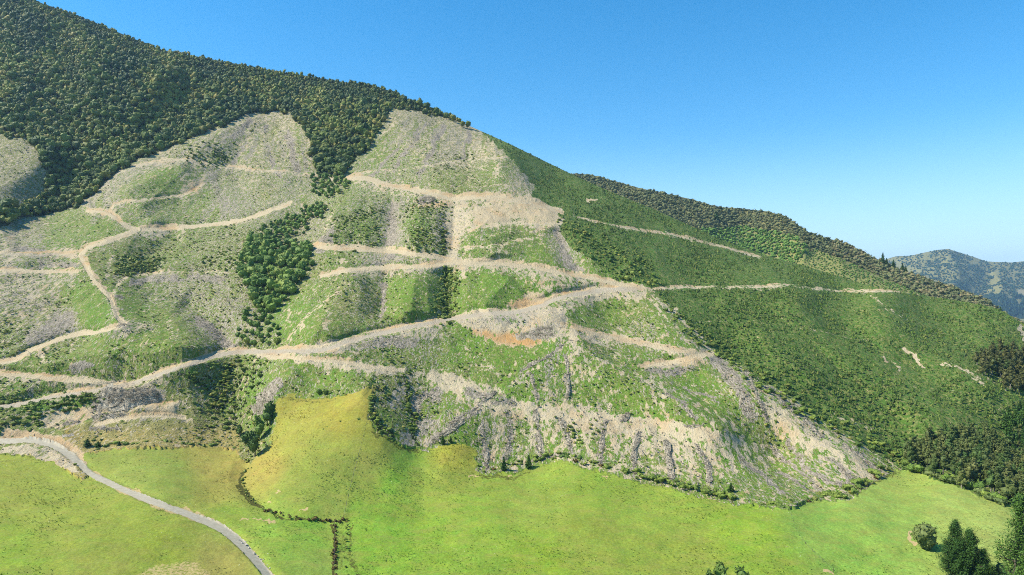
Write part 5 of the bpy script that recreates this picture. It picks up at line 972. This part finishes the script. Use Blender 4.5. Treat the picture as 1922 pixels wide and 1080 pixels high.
for i, (x_, y_, w, h, lb) in enumerate([(1657,496,4.6,1.5,'tallest lone conifer on the second ridge skyline'),(1664,499,4.2,1.1,'shorter conifer touching the tallest one on the skyline'),(1677,504,4.4,1.2,'middle lone conifer on the second ridge skyline'),(1694,511,4.6,1.2,'bushy conifer left one of the touching pair on the second ridge'),(1700,514,4.2,1.1,'bushy conifer right one of the touching pair on the second ridge'),(1878,590,4.5,1.1,'dark conifer low on the end of the second ridge'),(1885,596,4.0,1.0,'small dark conifer beside the one at the end of the second ridge'),(1345,414,6.0,1.0,'dark conifer standing inside the olive bush of the second ridge')]):
    q = at2([x_], [y_])[0]; plant('dark_pine', L_dpine[i % 4], q-[0, 0, .8], w, i, lb, 'tree', None, h)
x = rb.uniform(1640, 2120, 16000); y = rb.uniform(466, 640, 16000); s3 = np.interp(x, [p_[0] for p_ in SK3], [p_[1] for p_ in SK3]); ok = (y > s3+1) & (fbm(x/22, y/9, 77, 3) < .66) & ~((((x-1925)/20)**2+((y-553)/12)**2) < 1); x, y = x[ok], y[ok]
p = at3(x, y); low = y > 560; T6 = [broad(i, 1, 0, .5, 1.0, .6, 900) for i in range(4)]
M['far'] = leaf_mat('far_forest_leaf', alb(44, 74, 46), alb(66, 94, 56), alb(78, 102, 62))
scatter('far_forest', p-[0, 0, 2], T6, np.where(low, 9, rb.uniform(5, 10, len(p))), rb, M['far'], np.where(low, 2.2, 1.0), np.where(low[:, None], np.array([0, 0, 0.]), rb.uniform(0, 1, (len(p), 3))), 'blue green forest over the far mountain', 'forest')

# ------------------------------------------------------------------ the near trees at the lower right
def near_tree(name, px, py, r_, h, crownvf, trunkvf, cm, tm, label):
    e = empty(name, P(px, py, -.2)); tag(e, label, 'tree')
    c = mesh_np('crown', crownvf[0]*[r_, r_, h], crownvf[1], cm); c.parent = e
    t = mesh_np('trunk', trunkvf[0]*[h*.5, h*.5, h], trunkvf[1], tm); t.parent = e; return e
def bigpine(seed, whorls, per, gap, ls, R0=1.0, up=.1, spread=.42, lean=.0):
    """crown 1 high, branches end in upturned needle tufts"""
    r = np.random.default_rng(seed); parts = []; H = 1.0; wood = []
    for k in range(whorls):
        t = (k+r.uniform(-.2, .2))/(whorls-1); t = min(max(t, 0), 1); z = .06+.92*t; L0 = R0*((1-t)**.70)*(1-.25*max(0, .3-t)/.3)+.03
        for b in range(per):
            if r.random() < gap: continue
            a = r.uniform(0, 6.283); L = L0*r.uniform(.5, 1.2); zz = z+r.uniform(-.02, .02); wood.append(tube([0, 0, zz], [math.cos(a)*L*.9, math.sin(a)*L*.9, zz+up*L*.45], .012, .003, 4))
            m = max(3, int(9*L/R0)); s = np.linspace(.25, 1, m)
            for q in range(m):
                c0 = np.array([math.cos(a)*L*s[q], math.sin(a)*L*s[q], zz+up*L*.45*s[q]**1.5]); nt = 34; o = r.normal(0, 1, (nt, 3))*[.095*R0*(1.1-.4*s[q]), .095*R0*(1.1-.4*s[q]), .016]; parts.append(leaves(c0+o+[0, 0, .012], np.tile([0, 0, 1.0], (nt, 1))+o*[3, 3, 0], nt, ls, r, .3))
    v, f = join(parts); return (v, f), join(wood)
def near_pine(px, py, r_, h, seed, whorls, per, gap, ls, label, cm, up=.1):
    (cv, cf), (wv, wf) = bigpine(seed, whorls, per, gap, ls/1.0, 1.0, up)
    e = empty('pine_tree', P(px, py, -.2)); tag(e, label, 'tree'); sc = np.array([r_, r_, h])
    # leaf faces keep their own size: the crown is laid out in unit space, then every triangle is scaled about its centre
    tri = cv.reshape(-1, 3, 3); cen = tri.mean(1, keepdims=True); tri2 = cen*sc+(tri-cen)*np.array([r_, r_, r_*1.0])
    mesh_np('crown', tri2.reshape(-1, 3), cf, cm).parent = e
    tv, tf = trunk(1.0, .016, seed, 0, 7); tv = tv*[h, h, h]; b, bf = join([(tv, tf), (wv*sc, wf)]); mesh_np('trunk', b, bf, M['bark']).parent = e
    return e
near_pine(1793, 1084, 6.2, 21.5, 71, 17, 9, .05, .10, 'tall dark pine with several tops in the lower right paddock', M['dpine_r'], .30)
near_pine(1820, 1092, 6.6, 19.5, 72, 16, 9, .05, .10, 'wide dark pine joined to the right of the tall one', M['dpine_r'], .30)
near_pine(1846, 1096, 4.8, 13.0, 75, 12, 8, .05, .11, 'lower dark pine on the right flank of the paddock pine clump', M['dpine_r'], .30)
near_pine(1914, 1150, 9.5, 40, 73, 18, 6, .2, .10, 'big open branched pine cut by the right edge of the photo', M['dpine_r'], .12)
near_pine(1938, 1138, 9.0, 36, 74, 18, 7, .15, .10, 'dense dark pine behind the open branched one at the right edge', M['dpine_r'], .12)
def lobed(seed, n, ls, fl, H):
    r = np.random.default_rng(seed); parts = []
    for k in range(9):
        a = r.uniform(0, 6.28); rad = r.uniform(0, .42); c = np.array([math.cos(a)*rad, math.sin(a)*rad, H*(.30+.55*r.random())]); s = r.uniform(.42, .62)*(1.15-.35*c[2]/H)
        v = crown(seed+k, 2, 7, .35, .06, fl)[0]*s+c; parts.append((v*[.98, .98, 1], ICO[2][1])); d_ = v-c; d_ /= np.linalg.norm(d_, axis=1)[:, None]+1e-9; parts.append(leaves(v, d_, n, ls, r))
    return join(parts)
tr_ = trunk(1.0, .05, 5, 6, 7, .5, .2)
near_tree('round_tree', 1738, 1032, 6.3, 6.6, lobed(81, 420, .12, .95, 1.5), tr_, M['olive_r'], M['bark'], 'rounded grey green tree left of the paddock pines, beside a bare clay scar')
near_tree('twiggy_tree', 1872, 1095, 3.6, 5.0, lobed(82, 60, .2, 1, 1.4), tr_, M['olive_r'], M['bark'], 'thin twiggy bush between the paddock pines and the right edge pine')
for i, (x_, y_, w, h, lb) in enumerate([(1356,1132,4.6,14.8,'left and tallest leafy tree top poking up at the bottom edge'),(1392,1140,4.0,14.4,'right leafy tree top poking up at the bottom edge'),(1330,1136,3.4,13.2,'small leafy tree top left of the bottom edge pair')]):
    v, f = tall(i, 940, 1300, 1.0/.94, 1.0, .5); v = v.copy(); v, f = tall(i, 940, 1300, 3.0, 1.0, .16)
    e = empty('leafy_tree', P(x_, y_, -.2)); tag(e, lb, 'tree'); mesh_np('crown', v*[w, w, h/3.0], f, M['poplar_r']).parent = e; tv, tf = trunk(h*.9, .25, i, 6, 6, .3); mesh_np('trunk', tv, tf, M['bark']).parent = e

# ------------------------------------------------------------------ fences
def fence(pts, step, hgt, label):
    pl = [P(a, b) for a, b in smooth_line(pts, 6)]; e = empty('fence', pl[0]); tag(e, label, 'fence'); o = np.array(pl[0]); posts = []; acc = 0; posts.append(pl[0])
    for a, b in zip(pl[:-1], pl[1:]):
        acc += (b-a).length
        if acc >= step: posts.append(b); acc = 0
    pv, pf = tube([0, 0, -.4], [0, 0, hgt], .10, .09, 6); pm = mesh_np('post', pv, pf, M['post'], link=False).data
    for q in posts: c = bpy.data.objects.new('post', pm); COL.objects.link(c); c.parent = e; c.location = q-pl[0]
    for z in (.35, .7, hgt-.1):
        parts = [tube(np.array(a)-o+[0, 0, z], np.array(b)-o+[0, 0, z], .012, .012, 3) for a, b in zip(posts[:-1], posts[1:])]
        w = mesh_np('wire', *join(parts), M['wire']); w.parent = e
fence([(701,728),(692,780),(676,845),(660,905),(645,972)], 5, 1.25, 'post and wire fence running straight down the golden spur')
fence([(628,982),(628,1030),(627,1080)], 5, 1.2, 'post and wire fence along the left bank of the ditch')
fence([(1482,960),(1500,1008),(1535,1045),(1575,1082)], 6, 1.2, 'fence dividing the two green paddocks on the right')
fence([(900,893),(960,897),(1040,872),(1130,889),(1250,916),(1380,945),(1478,959)], 7, 1.2, 'fence along the pasture side of the long hedge strip')
fence([(1484,958),(1540,941),(1590,937),(1640,907),(1690,881)], 7, 1.2, 'fence along the short hedge strip up to the right corner')
fence([(525,748),(560,752),(600,758),(640,748)], 5, 1.2, 'fence crossing the top of the golden paddock')
fence([(170,852),(230,843),(300,840),(370,842),(440,844)], 6, 1.2, 'fence below the bank at the top of the left paddock')
# boulders beside the gravel road and in the pasture
r = np.random.default_rng(55)
for i in range(40):
    x_, y_ = (r.uniform(30, 150), 0) if i < 26 else (r.uniform(440, 510), 0); y_ = np.interp(x_, [30,100,150], [846,858,888])+r.uniform(-8, 8) if i < 26 else np.interp(x_, [440,510], [1005,1070])+r.uniform(-6, 2)
    v, f = crown(1000+i, 1, 3, .5, .15, .7); s = r.uniform(.3, .9); o = mesh_np('boulder', v*s, f, M['rock']); o.location = P(x_, y_, .1)
    tag(o, 'pale boulder in the rubble below the gravel road bend' if i < 26 else 'pale stone on the verge of the gravel road near the bottom', 'boulder', 'boulders below the road bend' if i < 26 else 'stones on the gravel road verge')

# ------------------------------------------------------------------ the air: one box of thin haze round everything
hz = mesh_np('haze', np.array([[x_, y_, z_] for z_ in (-90, 1150) for y_ in (-3300, 25000) for x_ in (-12500, 12500)], float), np.array([[0, 2, 3, 1], [4, 5, 7, 6], [0, 1, 5, 4], [2, 6, 7, 3], [0, 4, 6, 2], [1, 3, 7, 5]]), M['post'])
hm = bpy.data.materials.new('haze_air'); hm.use_nodes = True; hm.node_tree.nodes.clear(); ho = hm.node_tree.nodes.new('ShaderNodeOutputMaterial'); hv = hm.node_tree.nodes.new('ShaderNodeVolumePrincipled')
hv.inputs['Color'].default_value = (.42, .70, 1.0, 1); hv.inputs['Density'].default_value = 4.5e-5; hv.inputs['Anisotropy'].default_value = .2
hm.node_tree.links.new(hv.outputs[0], ho.inputs['Volume']); hz.data.materials[0] = hm; tag(hz, 'thin pale blue summer haze in the air', 'haze', None, 'stuff')
